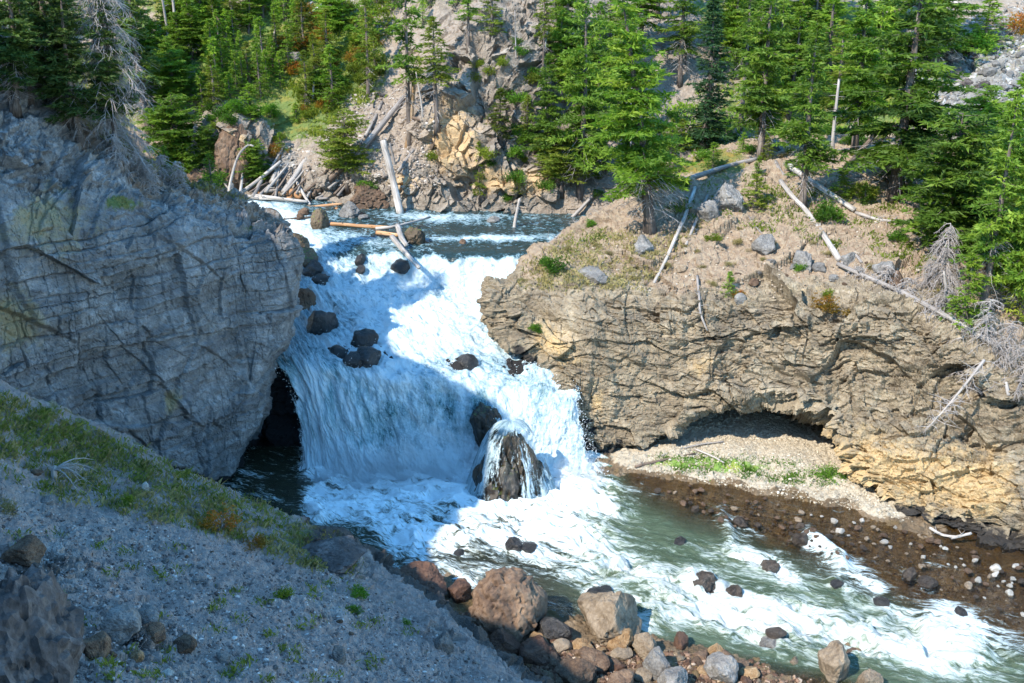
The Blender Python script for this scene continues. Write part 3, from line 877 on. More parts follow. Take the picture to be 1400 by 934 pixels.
# shallows
for q in ((870,664,-.38),(950,680,-.38),(1050,700,-.38),(1150,735,-.38),(1250,790,-.38),(1350,820,-.36),(1400,790,-.32),(1300,765,-.32),(1210,735,-.34),(1110,700,-.36),(1160,712,-.34),(900,672,-.36),(1000,688,-.38),(1480,850,-.25),(1000,740,-.4),(1120,775,-.4),(1420,860,-.4),(1550,900,-.3)): cp(*q)
# beach
for q in ((830,640,.05),(870,630,.3),(900,640,.15),(960,648,.18),(1040,660,.18),(1120,678,.2),(1190,695,.16),(1235,712,.08),(920,615,.7),(1000,612,.8),(1080,622,.75),(1150,650,.55),(1200,690,.3),(960,575,.7),(1040,575,.7),(1110,590,.6),(1160,650,.4)): cp(*q)
pts = np.array(pts)
gx = np.linspace(-24, 40, 900); gy = np.linspace(25.5, 60, 620)
X, Yg = np.meshgrid(gx, gy)
num = np.zeros_like(X); den = np.zeros_like(X)
for (a, b, c) in pts:
    dd = (X - a) ** 2 + (Yg - b) ** 2 + .25
    w_ = dd ** -1.6
    num += w_ * c; den += w_
zb = num / den
G = np.stack([X, Yg, zb], -1)
F1, F2, rid, tl = worley(np.stack([X, Yg, X * 0], -1) / .42, 500)
st1 = np.clip(1 - F1 * 1.5, 0, 1) * (rid > .4) * .20
F1, F2, rid2, tl = worley(np.stack([X, Yg, X * 0], -1) / .17, 501)
st2 = np.clip(1 - F1 * 1.4, 0, 1) * .09
nb = sstep(.9, .0, zb)
G[..., 2] += (st1 * (.35 + .65 * nb) + st2 + .08 * fbm(G * .8, 3, 502))
px, py = proj(G)
Z = zeros4(G); nz = fbm(G * .6, 4, 555)
beach = np.clip(sstep(560, 800, px) * sstep(740, 715, py - np.clip(px - 1150, 0, 400) * .25) * sstep(.0, .14, zb), 0, 1)
Z[..., 0] = beach
Z[..., 1] = np.clip(.38 + .8 * nz, 0, .8) * (1 - beach)
Z[..., 2] = np.clip(beach * (.75 * blob(px, py, 945, 632, 70, 10) + .7 * blob(px, py, 1010, 640, 60, 9) + .9 * blob(px, py, 1133, 649, 20, 6)), 0, 1)
Z[..., 3] = np.clip(.5 * blob(px, py, 700, 890, 120, 40), 0, 1)
sheet('river_bed', 'BED', G, Z, M['bed'], kind='structure')
BEDG = G

# ------------------------------------------------------------------ SHADE WALL (unseen canyon side added left of frame, crest shaped to throw the shade)
e1 = np.array([-SUN[1], SUN[0], 0]); e1 /= np.linalg.norm(e1); e1 = e1 if e1[0] > 0 else -e1
e2 = np.cross(e1, SUN); e2 = e2 if e2[2] > 0 else -e2
def sc2(p): p = np.array(p); return float(p @ e1), float(p @ e2)
sky_pts = [(-110,41),(-95,38.5),(-86,36),(-82,34.5),(-77,33),(-71,31.2),(-64,31),(-58,31.2),(-54.5,29.3),(-53,28.5),(-47.6,28.3),(-45.5,27.3),(-43.5,27.0),(-38.5,27.2),(-36.5,26.2),(-35.6,22),(-34.9,19.2),(-31.7,17.9),(-27.5,17.5),(-25,17.9),(-20.8,17.6),(-14,18),(-8,18.5),(0,20),(12,23),(25,25)]
aa = np.array([q[0] for q in sky_pts], float); bb = np.array([q[1] for q in sky_pts], float)
av = np.linspace(-110, 25, 520)
bv = np.interp(av, aa, bb)
p3 = np.stack([av * .5, av * 0, av * 0], -1)
bv = bv + .35 * fbm(p3, 4, 900) * sstep(-36.5, -44, av) + .12 * fbm(p3 * 3, 3, 901)
tv = 25 + 22 * sstep(-20, 5, av) + 6 * sstep(-60, -90, av)
crest = av[:, None] * e1 + bv[:, None] * e2 + tv[:, None] * SUN
out = np.array([-SUN[0], -SUN[1], 0]); out /= np.linalg.norm(out)
rows = [crest + np.array([0, 0, 0]) - out * 60 + np.array([0, 0, 10]), crest - out * 22 + np.array([0, 0, 4.0]), crest - out * 5 + np.array([0, 0, -.8]), crest,
        crest + out * 1.2 - np.array([0, 0, 3]), crest + out * 2.6 - np.array([0, 0, 11]), crest + out * 4.2 - np.array([0, 0, 22]), crest + out * 5 - np.array([0, 0, 34])]
# the back rows must stay under the sun's line over the crest
rows[0] = crest - out * 60 + np.array([0, 0, 8.0]); rows[1] = crest - out * 22 + np.array([0, 0, 3.0])
G = _cr_axis(np.array(rows), 90)
v = np.linspace(0, 7, 90)[:, None]
N = grid_normals(G)
if N[40:, :, 2].mean() < 0: N = -N
damp = np.clip(np.abs(v - 3.0) * .8, 0, 1)
G2 = rock_disp(G, N, 910, amp=.9)
G = G + (G2 - G) * damp[..., None]
Z = zeros4(G); Z[..., 0] = .5; Z[..., 2] = .3
sheet('shade_casting_wall', 'WALL', G, Z, M['rock_left'], kind='structure')

# ------------------------------------------------------------------ WATER: upper river, cascade and falls
FWc = [
 [W(120,100,8.6),W(200,98,8.5),W(300,96,8.5),W(420,95,8.5),W(540,94,8.5),W(640,93,8.5),W(740,92,8.5),W(900,90,8.5),W(1000,88,8.5)],
 [PZ(200,272,8.35),PZ(260,273,8.35),PZ(330,274,8.3),PZ(420,276,8.3),PZ(520,280,8.2),PZ(620,285,8.15),PZ(720,290,8.1),PZ(820,296,8.1),PZ(900,300,8.1)],
 [PZ(280,292,8.2),PZ(320,293,8.2),PZ(370,296,8.15),PZ(440,300,8.1),PZ(520,304,8.1),PZ(610,306,8.05),PZ(700,308,8.02),PZ(780,312,8.02),PZ(860,316,8.02)],
 [PZ(345,312,7.95),PZ(385,316,7.9),PZ(425,322,7.8),PZ(470,326,7.9),PZ(530,330,8.0),PZ(610,335,8.0),PZ(690,336,7.98),PZ(740,336,7.95),PZ(800,334,7.95)],
 [(360,332,69),(395,334,68.6),(430,338,68),(475,345,67),(530,349,66),(605,351,65.6),(690,351,65.4),(742,349,65.4),(800,345,65.4)],
 [(362,352,67.4),(396,355,67.2),(432,360,66.4),(478,366,65.4),(535,376,65.0),(605,376,64.8),(690,374,64.6),(735,374,64.6),(780,370,64.6)],
 [(365,385,64.6),(398,388,64.4),(434,392,63.6),(482,395,63.2),(538,400,63.4),(605,400,63.6),(690,398,63.6),(725,398,63.4),(770,395,63.2)],
 [(368,430,60.4),(400,432,60.2),(436,434,60),(486,434,60),(540,434,60),(605,432,60),(685,432,60),(720,434,59.6),(770,436,59)],
 [(370,472,56.2),(402,474,56),(438,476,55.8),(490,479,55.5),(545,482,55.3),(605,484,55.4),(682,482,55.9),(735,492,55.4),(785,505,55.2)],
 [(372,492,54.4),(404,496,53.9),(440,500,53.6),(494,504,53.3),(550,509,53.2),(610,513,53.4),(695,517,54.0),(745,524,53.8),(792,536,53.6)],
 [(388,512,53.7),(410,520,53.1),(444,527,52.8),(497,532,52.6),(553,537,52.5),(615,543,52.8),(702,546,53.1),(758,552,52.8),(801,565,52.6)],
 [(400,552,53.2),(418,562,52.5),(448,570,52.2),(500,574,52.1),(556,578,52.0),(620,583,52.1),(708,582,52.3),(768,592,52.1),(812,604,51.9)],
 [(409,604,52.6),(424,610,52.0),(452,614,51.7),(503,616,51.6),(559,618,51.5),(625,620,51.5),(712,624,51.5),(776,630,51.5),(822,634,51.4)],
 [(412,650,51.6),(428,656,51.0),(455,660,50.7),(506,662,50.5),(562,662,50.5),(630,664,50.4),(716,662,50.5),(784,660,50.7),(832,652,51.0)],
 [(408,680,50.4),(428,690,49.6),(458,694,49.3),(510,696,49.2),(565,697,49.2),(632,697,49.2),(720,690,49.4),(792,682,49.6),(842,670,50.2)],
]
ctrl = np.array([[tw(q) for q in r] for r in FWc], float)
up_rows = _cr_axis(ctrl, 1500)
k = np.linspace(0, 14, 1500)
sel = np.concatenate([np.linspace(0, .95, 20), np.linspace(1, 14, 760)])
up_rows = up_rows[np.searchsorted(k, sel).clip(0, 1499)]
G = _cr_axis(up_rows.transpose(1, 0, 2), 760).transpose(1, 0, 2)
v = sel[:, None]
N = grid_normals(G)
if N[..., 2].mean() < 0: N = -N
px, py = proj(G)
du = np.linalg.norm(np.diff(G, axis=1, prepend=G[:, :1]), axis=-1)
uu = G[..., 0] * .9
vv = np.cumsum(np.linalg.norm(np.diff(G, axis=0, prepend=G[:1]), axis=-1), axis=0)
UV = np.stack([uu, vv], -1)
Rm = .62 + 0 * px
B_ = lambda cx, cy, rx, ry, a=0: blob(px, py, cx, cy, rx, ry, a)
upr = sstep(350, 342, py)
lipy = 350 - 12 * sstep(500, 420, px) + 13 * fbm(np.stack([uu * .9, uu * 0, uu * 0], -1), 4, 719)
Rm = .33 + (.84 - .33) * sstep(lipy - 3, lipy + 5, py)
Rm += upr * (1.0 * B_(355, 290, 75, 14, 12) + .5 * B_(425, 330, 50, 12, 20) + .62 * B_(675, 326, 75, 4) + .3 * B_(600, 300, 90, 6, 5) + .25 * B_(500, 330, 70, 8, 10) + .3 * B_(640, 296, 60, 4) - .15 * B_(660, 345, 100, 6) - .1 * B_(640, 312, 90, 8))
Rm += (1 - upr) * (-.25 * B_(545, 362, 30, 10) - .2 * B_(565, 398, 40, 12) - .2 * B_(490, 350, 30, 20) - .3 * B_(400, 345, 30, 12) + .15 * B_(640, 400, 90, 40)
      - .20 * B_(548, 570, 34, 60) - .12 * B_(520, 590, 30, 50) - .14 * B_(445, 560, 16, 50) - .18 * B_(640, 500, 40, 12) - .42 * B_(655, 556, 20, 34) - .25 * B_(705, 520, 50, 16, 25) - .2 * B_(800, 600, 25, 60)
      - .25 * B_(390, 500, 25, 20, 40) - .12 * B_(600, 540, 30, 30) + .45 * sstep(600, 650, py))
Rm += .30 * fbm(np.stack([uu * .55, vv * .4, uu * 0], -1), 4, 720) * (1 - .6 * upr)
steep = sstep(9.1, 9.9, v) * sstep(13.2, 12.4, v) + .35 * sstep(4.0, 4.3, v) * sstep(6.2, 5.6, v) * sstep(450, 520, px)
Bm = np.clip(B_(440, 530, 40, 40) + .8 * B_(460, 600, 50, 60) + .3 * sstep(9, 10, v) + .4 * B_(395, 500, 30, 30), 0, 1)
ucol = np.linspace(0, 1, G.shape[1])[None, :] + 0 * px
edgeA = (sstep(.10, .0, ucol) + sstep(.92, 1.0, ucol)) * sstep(8.8, 9.6, v) * sstep(13.6, 12.6, v)
Am = np.clip(.75 * edgeA + .5 * B_(655, 575, 22, 34) * (py > 480) + .3 * B_(642, 496, 16, 10) + .28 * B_(800, 610, 22, 45) + .16 * B_(548, 580, 30, 40), 0, 1)
flatk = 1 - np.clip(steep, 0, 1)
q1 = np.stack([uu * 1.0, vv * .8, uu * 0 + 3], -1)
turb = fbm(q1 * 1.3, 5, 730, .55)
rid_ = 1 - np.abs(fbm(q1 * .9, 4, 731)) * 2.2
foamy = np.clip(Rm, 0, 1)
d = flatk * (foamy * (.28 * turb + .16 * rid_) + .05 * turb) * (.55 + .45 * sstep(3.8, 4.4, v))
d += np.clip(steep, 0, 1) * (.50 * fbm(np.stack([uu * .8, vv * .22, uu * 0], -1), 3, 740) + .26 * fbm(np.stack([uu * 2.2, vv * 1.1, uu * 0], -1), 4, 745) + .10 * fbm(np.stack([uu * 4.5, vv * 1.4, uu * 0], -1), 4, 741) + .05 * fbm(np.stack([uu * 11, vv * 5, uu * 0], -1), 3, 742))
d += foamy * .05 * fbm(np.stack([uu * 7, vv * 7, uu * 0], -1), 4, 743)
d += flatk * foamy * .22 * fbm(np.stack([uu * 2.2, vv * 2.2, uu * 0 + 5], -1), 4, 746) * sstep(4.3, 4.8, v)
d += .8 * B_(690, 580, 40, 34)
d += (.30 * fbm(np.stack([uu * .7, uu * 0, uu * 0], -1), 3, 747)) * sstep(3.2, 4.0, v) * sstep(6.5, 5.5, v)
# waves where the rapids pile up, and a boil where the falls land
d += .35 * B_(430, 408, 60, 14) * (py > 350) + .25 * B_(520, 440, 60, 10) + .2 * sstep(12.4, 13.4, v) * (1 + fbm(q1 * 1.1, 4, 744))
G = G + N * d[..., None]
Z = np.stack([np.clip(Rm, 0, 1), np.clip(steep, 0, 1), Bm, Am], -1)
sheet('waterfall', 'FALLS', G, Z, M['falls'], smooth=True, kind='structure', attr='water', uv=UV)
FALLG = G

# ------------------------------------------------------------------ WATER: pool and rapids below
gx = np.linspace(-15, 34, 1150); gy = np.linspace(27, 54.5, 660)
X, Yg = np.meshgrid(gx, gy)
G = np.stack([X, Yg, X * 0], -1)
px, py = proj(G)
fd = np.array([.9, -.43]); fd /= np.linalg.norm(fd)
al = X * fd[0] + Yg * fd[1]; ac = -X * fd[1] + Yg * fd[0]
UV = np.stack([al, ac], -1)
# rapids line: foam follows the main channel
def seg(px_, py_, pts_, wd):
    best = np.full(px_.shape, 1e9)
    for (a, b), (c, d_) in zip(pts_[:-1], pts_[1:]):
        vx, vy = c - a, d_ - b
        t = np.clip(((px_ - a) * vx + (py_ - b) * vy) / (vx * vx + vy * vy), 0, 1)
        best = np.minimum(best, (px_ - a - t * vx) ** 2 + ((py_ - b - t * vy)) ** 2)
    return np.exp(-best / wd ** 2)
Rm = .30 + .75 * sstep(720, 670, py) * sstep(860, 780, px) * sstep(400, 440, px) + .42 * blob(px, py, 500, 715, 110, 32, 15) + .3 * blob(px, py, 440, 690, 40, 20)
Rm += .42 * seg(px, py, [(560, 745), (680, 730), (800, 720), (850, 690)], 40) + .42 * seg(px, py, [(760, 730), (880, 790), (1000, 845), (1130, 870), (1260, 895)], 34)
Rm += .2 * seg(px, py, [(800, 790), (860, 830), (980, 850), (1060, 875)], 26)
Rm += .40 * seg(px, py, [(985, 705), (1000, 735), (1080, 790)], 14) + .55 * seg(px, py, [(1105, 730), (1140, 760), (1200, 800)], 17) + .35 * seg(px, py, [(930, 735), (1000, 760), (1100, 800)], 14)
Rm += .35 * seg(px, py, [(960, 790), (1050, 830), (1180, 860), (1280, 900)], 26) + .65 * blob(px, py, 1310, 885, 62, 30, 25) + .4 * blob(px, py, 1290, 840, 40, 26, 35) + .35 * seg(px, py, [(1290, 840), (1400, 880)], 24)
Rm += .3 * blob(px, py, 870, 850, 50, 18) + .25 * blob(px, py, 1275, 770, 26, 9) + .3 * blob(px, py, 640, 790, 60, 12) + .3 * blob(px, py, 800, 640, 50, 24)
Rm -= .30 * blob(px, py, 390, 685, 35, 30) + .3 * blob(px, py, 950, 730, 35, 20, 20) + .3 * blob(px, py, 900, 710, 40, 22, 25) + .25 * blob(px, py, 1060, 930, 120, 24, 10) + .32 * blob(px, py, 940, 880, 70, 16) + .25 * blob(px, py, 490, 755, 40, 18, 20) + .2 * blob(px, py, 1200, 925, 90, 16)
sh = np.clip(sstep(-30, 30, (668 + (px - 850) * .40 + 14 * fbm(G * .35, 3, 760)) - py) * sstep(830, 870, px), 0, 1)
sh2 = sstep(-12, 18, py - (868 + np.clip(px - 860, 0, 999) * .20)) * sstep(560, 640, px) * sstep(1280, 1120, px)
sh3 = sstep(560, 600, px) * sstep(785, 812, py - (px - 600) * .12) * sstep(900, 850, px)
shal = np.clip(sh + sh2 * .9 + sh3 * .6, 0, 1)
for (bx, by) in ((964, 795), (1006, 808), (1055, 775), (1012, 714), (1208, 824), (1096, 738), (1146, 798), (1245, 788), (702, 745), (1315, 836), (820, 812)):
    Rm += .4 * blob(px, py, bx + 12, by + 8, 26, 8, 25) + .25 * blob(px, py, bx - 8, by - 2, 12, 6)
Rm += .10 * seg(px, py, [(700, 760), (900, 800), (1060, 840), (1250, 870), (1400, 900)], 60) - .07 * sstep(690, 760, px + (py - 700) * .3)
Rm -= .17 * sh + .12 * sh2
Bm = np.clip(.95 * sstep(720, 860, px) * (1 - sh) * (1 - sh2) + .35 * blob(px, py, 450, 730, 60, 30), 0, 1)
Rm += .22 * fbm(np.stack([al * .25, ac * .6, al * 0], -1), 4, 761)
foamy = np.clip(Rm, 0, 1.2)
wq = np.stack([al * .55, ac * .95, al * 0], -1)
wq = wq + .5 * np.stack([fbm(wq, 2, 770), fbm(wq, 2, 771), al * 0], -1)
rg = (1 - np.abs(fbm(wq, 4, 772)) * 3)
hgt = (.07 + .36 * sstep(.35, .9, foamy)) * (.6 * rg + .8 * fbm(wq * 1.8, 5, 773)) * (1 - .85 * shal) * sstep(380, 430, px)
hgt += .05 * foamy * fbm(np.stack([al * 2.2, ac * 6, al * 0], -1), 3, 774)
hgt += .55 * seg(px, py, [(1105, 735), (1150, 768)], 10) + .5 * blob(px, py, 1310, 880, 40, 14, 20) + .35 * seg(px, py, [(940, 790), (985, 800)], 8) + .3 * seg(px, py, [(985, 705), (1000, 735)], 8)
G[..., 2] = hgt - .02
Z = np.stack([np.clip(Rm, 0, 1), shal, Bm, np.ones_like(Bm)], -1)
sheet('river_water', 'RIVER', G, Z, M['river'], smooth=True, flip=True, kind='structure', attr='water', uv=UV)
RIVG = G

# ------------------------------------------------------------------ boulders
def ico(sub):
    import bmesh
    bm = bmesh.new(); bmesh.ops.create_icosphere(bm, subdivisions=sub, radius=1.0)
    V = np.array([v_.co[:] for v_ in bm.verts]); Fc = np.array([[q.index for q in f.verts] for f in bm.faces]); bm.free()
    return V, Fc
ICO = {k_: ico(k_) for k_ in (1, 2, 3, 4, 5)}


def rock_mesh(name, seed, sub=4, planes=16, sharp=1.0, rough=.06, mat=None, smooth=False):
    r_ = np.random.default_rng(seed)
    V, Fc = ICO[sub]
    n = r_.normal(size=(planes, 3)); n /= np.linalg.norm(n, axis=1, keepdims=True)
    dd = r_.uniform(.62, 1.0, planes)
    dots = V @ n.T
    rad = np.where(dots > .05, dd / np.maximum(dots, .05), 9).min(axis=1)
    rad = np.minimum(rad, 1.12)
    rad = rad * sharp + (1 - sharp) * 1.0
    p = V * rad[:, None]
    s0 = seed * 3.7
    p = p * (1 + .16 * fbm(V * 1.3 + s0, 3, seed)[:, None])
    F1, F2, rid, tl = worley(V * 2.4 + s0, seed)
    p = p * (1 + rough * ((rid - .5) * 1.2 + tl * 1.4 - .8 * sstep(.1, 0, F2 - F1))[:, None])
    if sub >= 4: p = p * (1 + rough * .5 * fbm(V * 9 + s0, 4, seed + 2)[:, None])
    return np_mesh(name, p, Fc, smooth) if mat is None else _mm(np_mesh(name, p, Fc, smooth), mat)


def _mm(me, mat): me.materials.append(mat); return me


def px_size(p): return (p.y * CP + (CAMZ - p.z) * SP) / F   # metres per photo pixel at that point


def boulder(pxc, pyb, wpx, hpx, mat, label, seed, sub=4, keys=None, name='boulder', deep=.35, rough=.06, sharp=1.0, smooth=False, rot=None, cat='rock', group=None, ydepth=.85, planes=16, z=None):
    if z is not None: p = Vector(PZ(pxc, pyb, z))
    else: p, nr, ds = hit(pxc, pyb, keys)
    s_ = px_size(p)
    rx = wpx * s_ / 2; ry = rx * ydepth; rz = hpx * s_ / (1 + deep) * 1.0
    me = rock_mesh(name, seed, sub, planes, sharp, rough, mat, smooth)
    o = link(name, me)
    # local z is up; sink the bottom
    o.scale = (rx, ry, rz)
    o.location = (p.x, p.y + ry * .5, p.z + rz * (1 - deep) * .55)
    o.rotation_euler = (0, 0, (seed * 1.3) % 6.28 if rot is None else rot)
    if rot is None: o.scale = (rx, rx * .9, rz)
    return tag(o, label, cat, group)
# ------------------------------------------------------------------ tubes: trunks, logs, branches
def tube_arrays(path, rads, sides=8, jag=0.0, seed=0):
    path = np.array(path, float); n = len(path)
    T = np.gradient(path, axis=0); T /= np.maximum(np.linalg.norm(T, axis=1, keepdims=True), 1e-9)
    ref = np.array([0, 0, 1.0]) if abs(T[0][2]) < .9 else np.array([1.0, 0, 0])
    V = []; U = []
    L = np.concatenate([[0], np.cumsum(np.linalg.norm(np.diff(path, axis=0), axis=1))])
    r_ = np.random.default_rng(seed)
    for i in range(n):
        a = np.cross(T[i], ref); a /= max(np.linalg.norm(a), 1e-9); b = np.cross(T[i], a)
        for k in range(sides):
            th = 2 * PI * k / sides
            rr = rads[i] * (1 + jag * r_.uniform(-1, 1))
            V.append(path[i] + rr * (math.cos(th) * a + math.sin(th) * b))
            U.append((k / sides * 2, L[i]))
    Fc = []
    for i in range(n - 1):
        for k in range(sides):
            k2 = (k + 1) % sides
            Fc.append((i * sides + k, i * sides + k2, (i + 1) * sides + k2, (i + 1) * sides + k))
    return V, U, Fc


class Tubes:
    def __init__(s): s.V = []; s.U = []; s.F = []
    def add(s, path, rads, sides=6, jag=0.0, seed=0, cap=True):
        V, U, Fc = tube_arrays(path, rads, sides, jag, seed)
        o = len(s.V); s.V += V; s.U += U
        s.F += [tuple(i + o for i in f) for f in Fc]
        if cap:
            s.F.append(tuple(o + k for k in range(sides))[::-1])
            e = o + len(V) - sides
            s.F.append(tuple(e + k for k in range(sides)))
    def mesh(s, name, mat):
        me = bpy.data.meshes.new(name); me.from_pydata([tuple(v_) for v_ in s.V], [], s.F)
        U = me.uv_layers.new(name='along')
        vi = np.empty(len(me.loops), dtype=np.int32); me.loops.foreach_get('vertex_index', vi)
        U.data.foreach_set('uv', np.array(s.U, dtype=np.float32)[vi].ravel())
        me.polygons.foreach_set('use_smooth', [True] * len(me.polygons))
        me.materials.append(mat); me.update(); return me


# ------------------------------------------------------------------ foliage geometry
def sprays(points, dirs, sizes, tints, per=3, width=.22, rng=None, spread=.9):
    """each spray: «per» thin pointed leaves fanning out from a point"""
    n = len(points)
    P_ = np.repeat(points, per, axis=0); D = np.repeat(dirs, per, axis=0); S = np.repeat(sizes, per); Tn = np.repeat(tints, per, axis=0)
    D = D + spread * rng.normal(size=D.shape) * np.array([1, 1, .55])
    D /= np.linalg.norm(D, axis=1, keepdims=True)
    side = np.cross(D, rng.normal(size=D.shape)); side /= np.maximum(np.linalg.norm(side, axis=1, keepdims=True), 1e-6)
    S = S * rng.uniform(.6, 1.25, len(S))
    a = P_ - side * (S * width * .5)[:, None] + D * (S * .15)[:, None]
    b = P_ + side * (S * width * .5)[:, None] + D * (S * .15)[:, None]
    c = P_ + D * S[:, None] - np.array([0, 0, .12]) * S[:, None]
    V = np.stack([a, b, c], 1).reshape(-1, 3)
    Fc = np.arange(len(V)).reshape(-1, 3)
    T3 = np.repeat(Tn, 3, axis=0)
    return V, Fc, T3


def conifer(name, h, width, base, seed, fol, bark, density=1.0, droop=.25, gap=.08, tuft=.30, lean=(0, 0), dead_low=.0, top_pow=.85, bushy=0.0, r0=None, open_=0.0):
    """an unlinked tree of height h: returns (trunk mesh, crown mesh, dead branch mesh or None)"""
    rng = np.random.default_rng(seed)
    tb = Tubes()
    r0 = r0 or h * .0135 + .04
    n = 12
    bend = rng.normal(size=2) * .012 * h
    def trunk(t): return np.array([lean[0] * h * t + bend[0] * math.sin(t * 3), lean[1] * h * t + bend[1] * math.sin(t * 2.3), h * t])
    tb.add([trunk(i / n) + (np.array([0, 0, -.5]) if i == 0 else 0) for i in range(n + 1)], [max(.012, r0 * (1 - i / n) ** .8 * (1.5 if i == 0 else 1)) for i in range(n + 1)], 8, .06, seed)
    Pt = []; Dr = []; Sz = []; Tn = []
    nb = int((h * (1 - base)) * 11 * density) + 8
    for k in range(nb):
        t = base + (1 - base) * ((k + rng.uniform()) / nb)
        tt = (t - base) / (1 - base)
        if rng.uniform() < open_ * (1 - tt): continue
        L = width * ((1 - tt) ** top_pow * (.5 + .5 * min(1, tt * 5 + .35)) + .05) * rng.uniform(.62, 1.18)
        if bushy: L = width * math.sqrt(max(.05, 1 - (2 * tt - .75) ** 2 / 1.7)) * rng.uniform(.6, 1.1)
        th = rng.uniform(0, 2 * PI)
        # light and dark sectors
        dirh = np.array([math.cos(th), math.sin(th), 0])
        up = .28 * tt - droop * (1 - tt) + rng.uniform(-.1, .1)
        o = trunk(t)
        m = max(3, int(L / .16))
        tint = np.clip(.5 + .25 * rng.normal() + .12 * (tt - .5), 0, 1)
        curve = rng.uniform(.05, .22)
        pth = []
        for j in range(m + 1):
            s_ = j / m
            p = o + dirh * L * s_ + np.array([0, 0, L * (up * s_ - curve * s_ * s_ + .24 * max(0, s_ - .6))])
            pth.append(p)
        if L > .35: tb.add([pth[0], pth[m // 2], pth[int(m * .85)]], [.012 + .014 * L, .008 + .006 * L, .005], 4, 0, 0, False)
        lat = np.array([-dirh[1], dirh[0], 0])
        for j in range(1, m + 1):
            s_ = j / m
            if s_ < gap: continue
            wd = L * .42 * (1 - s_ * .75) * (1 if j % 2 else .8)
            ns = max(1, int(wd / .13))
            for sd in (-1, 1):
                for q in range(ns):
                    f = (q + rng.uniform()) / ns
                    pp = pth[j] + lat * sd * wd * f + dirh * wd * f * .35 + np.array([0, 0, -.1 * wd * f + rng.normal() * .03])
                    Pt.append(pp); Dr.append(dirh * .8 + lat * sd * .9 + np.array([0, 0, rng.uniform(-.25, .25)])); Sz.append(tuft * rng.uniform(.7, 1.2)); Tn.append(tint + rng.normal() * .07)
        Pt.append(pth[m]); Dr.append(dirh); Sz.append(tuft); Tn.append(tint + .1)
    for _ in range(8):
        Pt.append(trunk(1 - rng.uniform() * .05)); Dr.append(np.array([rng.normal() * .5, rng.normal() * .5, 1])); Sz.append(tuft * .8); Tn.append(.7)
    Pt = np.array(Pt); Dr = np.array(Dr); Dr /= np.linalg.norm(Dr, axis=1, keepdims=True)
    Tn = np.clip(np.array(Tn), 0, 1)
    T4 = np.stack([Tn, Tn, Tn, np.ones_like(Tn)], -1)
    V, Fc, T3 = sprays(Pt, Dr, np.array(Sz) * 1.22, T4, 4, .34, rng)
    tm = tb.mesh(name + '_trunk', bark)
    cm = np_mesh(name + '_crown', V, Fc, False, {'tint': T3}); cm.materials.append(fol)
    dm = None
    if dead_low > 0:
        db = Tubes()
        for k in range(int(h * 7 * dead_low)):
            t = rng.uniform(.12, base + .15); th = rng.uniform(0, 2 * PI); L = width * rng.uniform(.3, .75)
            o = trunk(t); dh = np.array([math.cos(th), math.sin(th), 0])
            pth = [o + dh * L * s_ + np.array([0, 0, -L * (.25 * s_ + .4 * s_ * s_)]) for s_ in (0, .35, .7, 1)]
            db.add(pth, [.022, .016, .01, .004], 4, 0, 0, False)
            for q in range(5):
                s_ = rng.uniform(.3, 1); b0 = o + dh * L * s_ + np.array([0, 0, -L * (.25 * s_ + .4 * s_ * s_)])
                e_ = b0 + np.array([rng.normal(), rng.normal(), -.6]) * L * .2
                db.add([b0, (b0 + e_) / 2 + rng.normal(size=3) * .02, e_], [.008, .006, .003], 3, 0, 0, False)
        dm = db.mesh(name + '_dead_branches', M['dead_twig'])
    return tm, cm, dm


def dead_tree_mesh(name, h, width, seed, base=.1, dens=1.0, lean=(0, 0), r0=None, mat=None, fine=True, droop=.5):
    rng = np.random.default_rng(seed)
    a = Tubes(); b = Tubes(); n = 10; r0 = r0 or h * .011 + .03
    tr = lambda t: np.array([lean[0] * h * t, lean[1] * h * t, h * t]) + np.array([math.sin(t * 4 + seed), math.cos(t * 3 + seed), 0]) * .01 * h
    a.add([tr(i / n) - (np.array([0, 0, .4]) if i == 0 else 0) for i in range(n + 1)], [max(.012, r0 * (1 - i / n * .85)) for i in range(n + 1)], 8, .06, seed)
    for k in range(int(h * 9 * dens)):
        t = base + (1 - base) * rng.uniform() ** .9
        L = width * (1 - .6 * t) * rng.uniform(.35, 1.1); th = rng.uniform(0, 2 * PI)
        dh = np.array([math.cos(th), math.sin(th), 0]); o = tr(t)
        f = lambda s_: o + dh * L * s_ + np.array([0, 0, L * (.15 * s_ - droop * s_ * s_ * 1.4)])
        b.add([f(s_) for s_ in (0, .3, .6, .85, 1)], [.02 + .01 * L, .016, .011, .007, .004], 4, 0, 0, False)
        if fine:
            for q in range(int(4 + L * 7)):
                s_ = rng.uniform(.2, 1); p0 = f(s_)
                dr = np.array([rng.normal() * .6, rng.normal() * .6, -.5 - rng.uniform() * .6]) + dh * .3
                l2 = L * rng.uniform(.12, .38)
                p1 = p0 + dr * l2 * .5 + rng.normal(size=3) * .03; p2 = p0 + dr * l2 + rng.normal(size=3) * .06 - np.array([0, 0, .05])
                b.add([p0, p1, p2], [.014, .010, .006], 3, 0, 0, False)
    mat = mat or M['dead_twig']
    return a.mesh(name + '_trunk', mat), b.mesh(name + '_branches', mat)


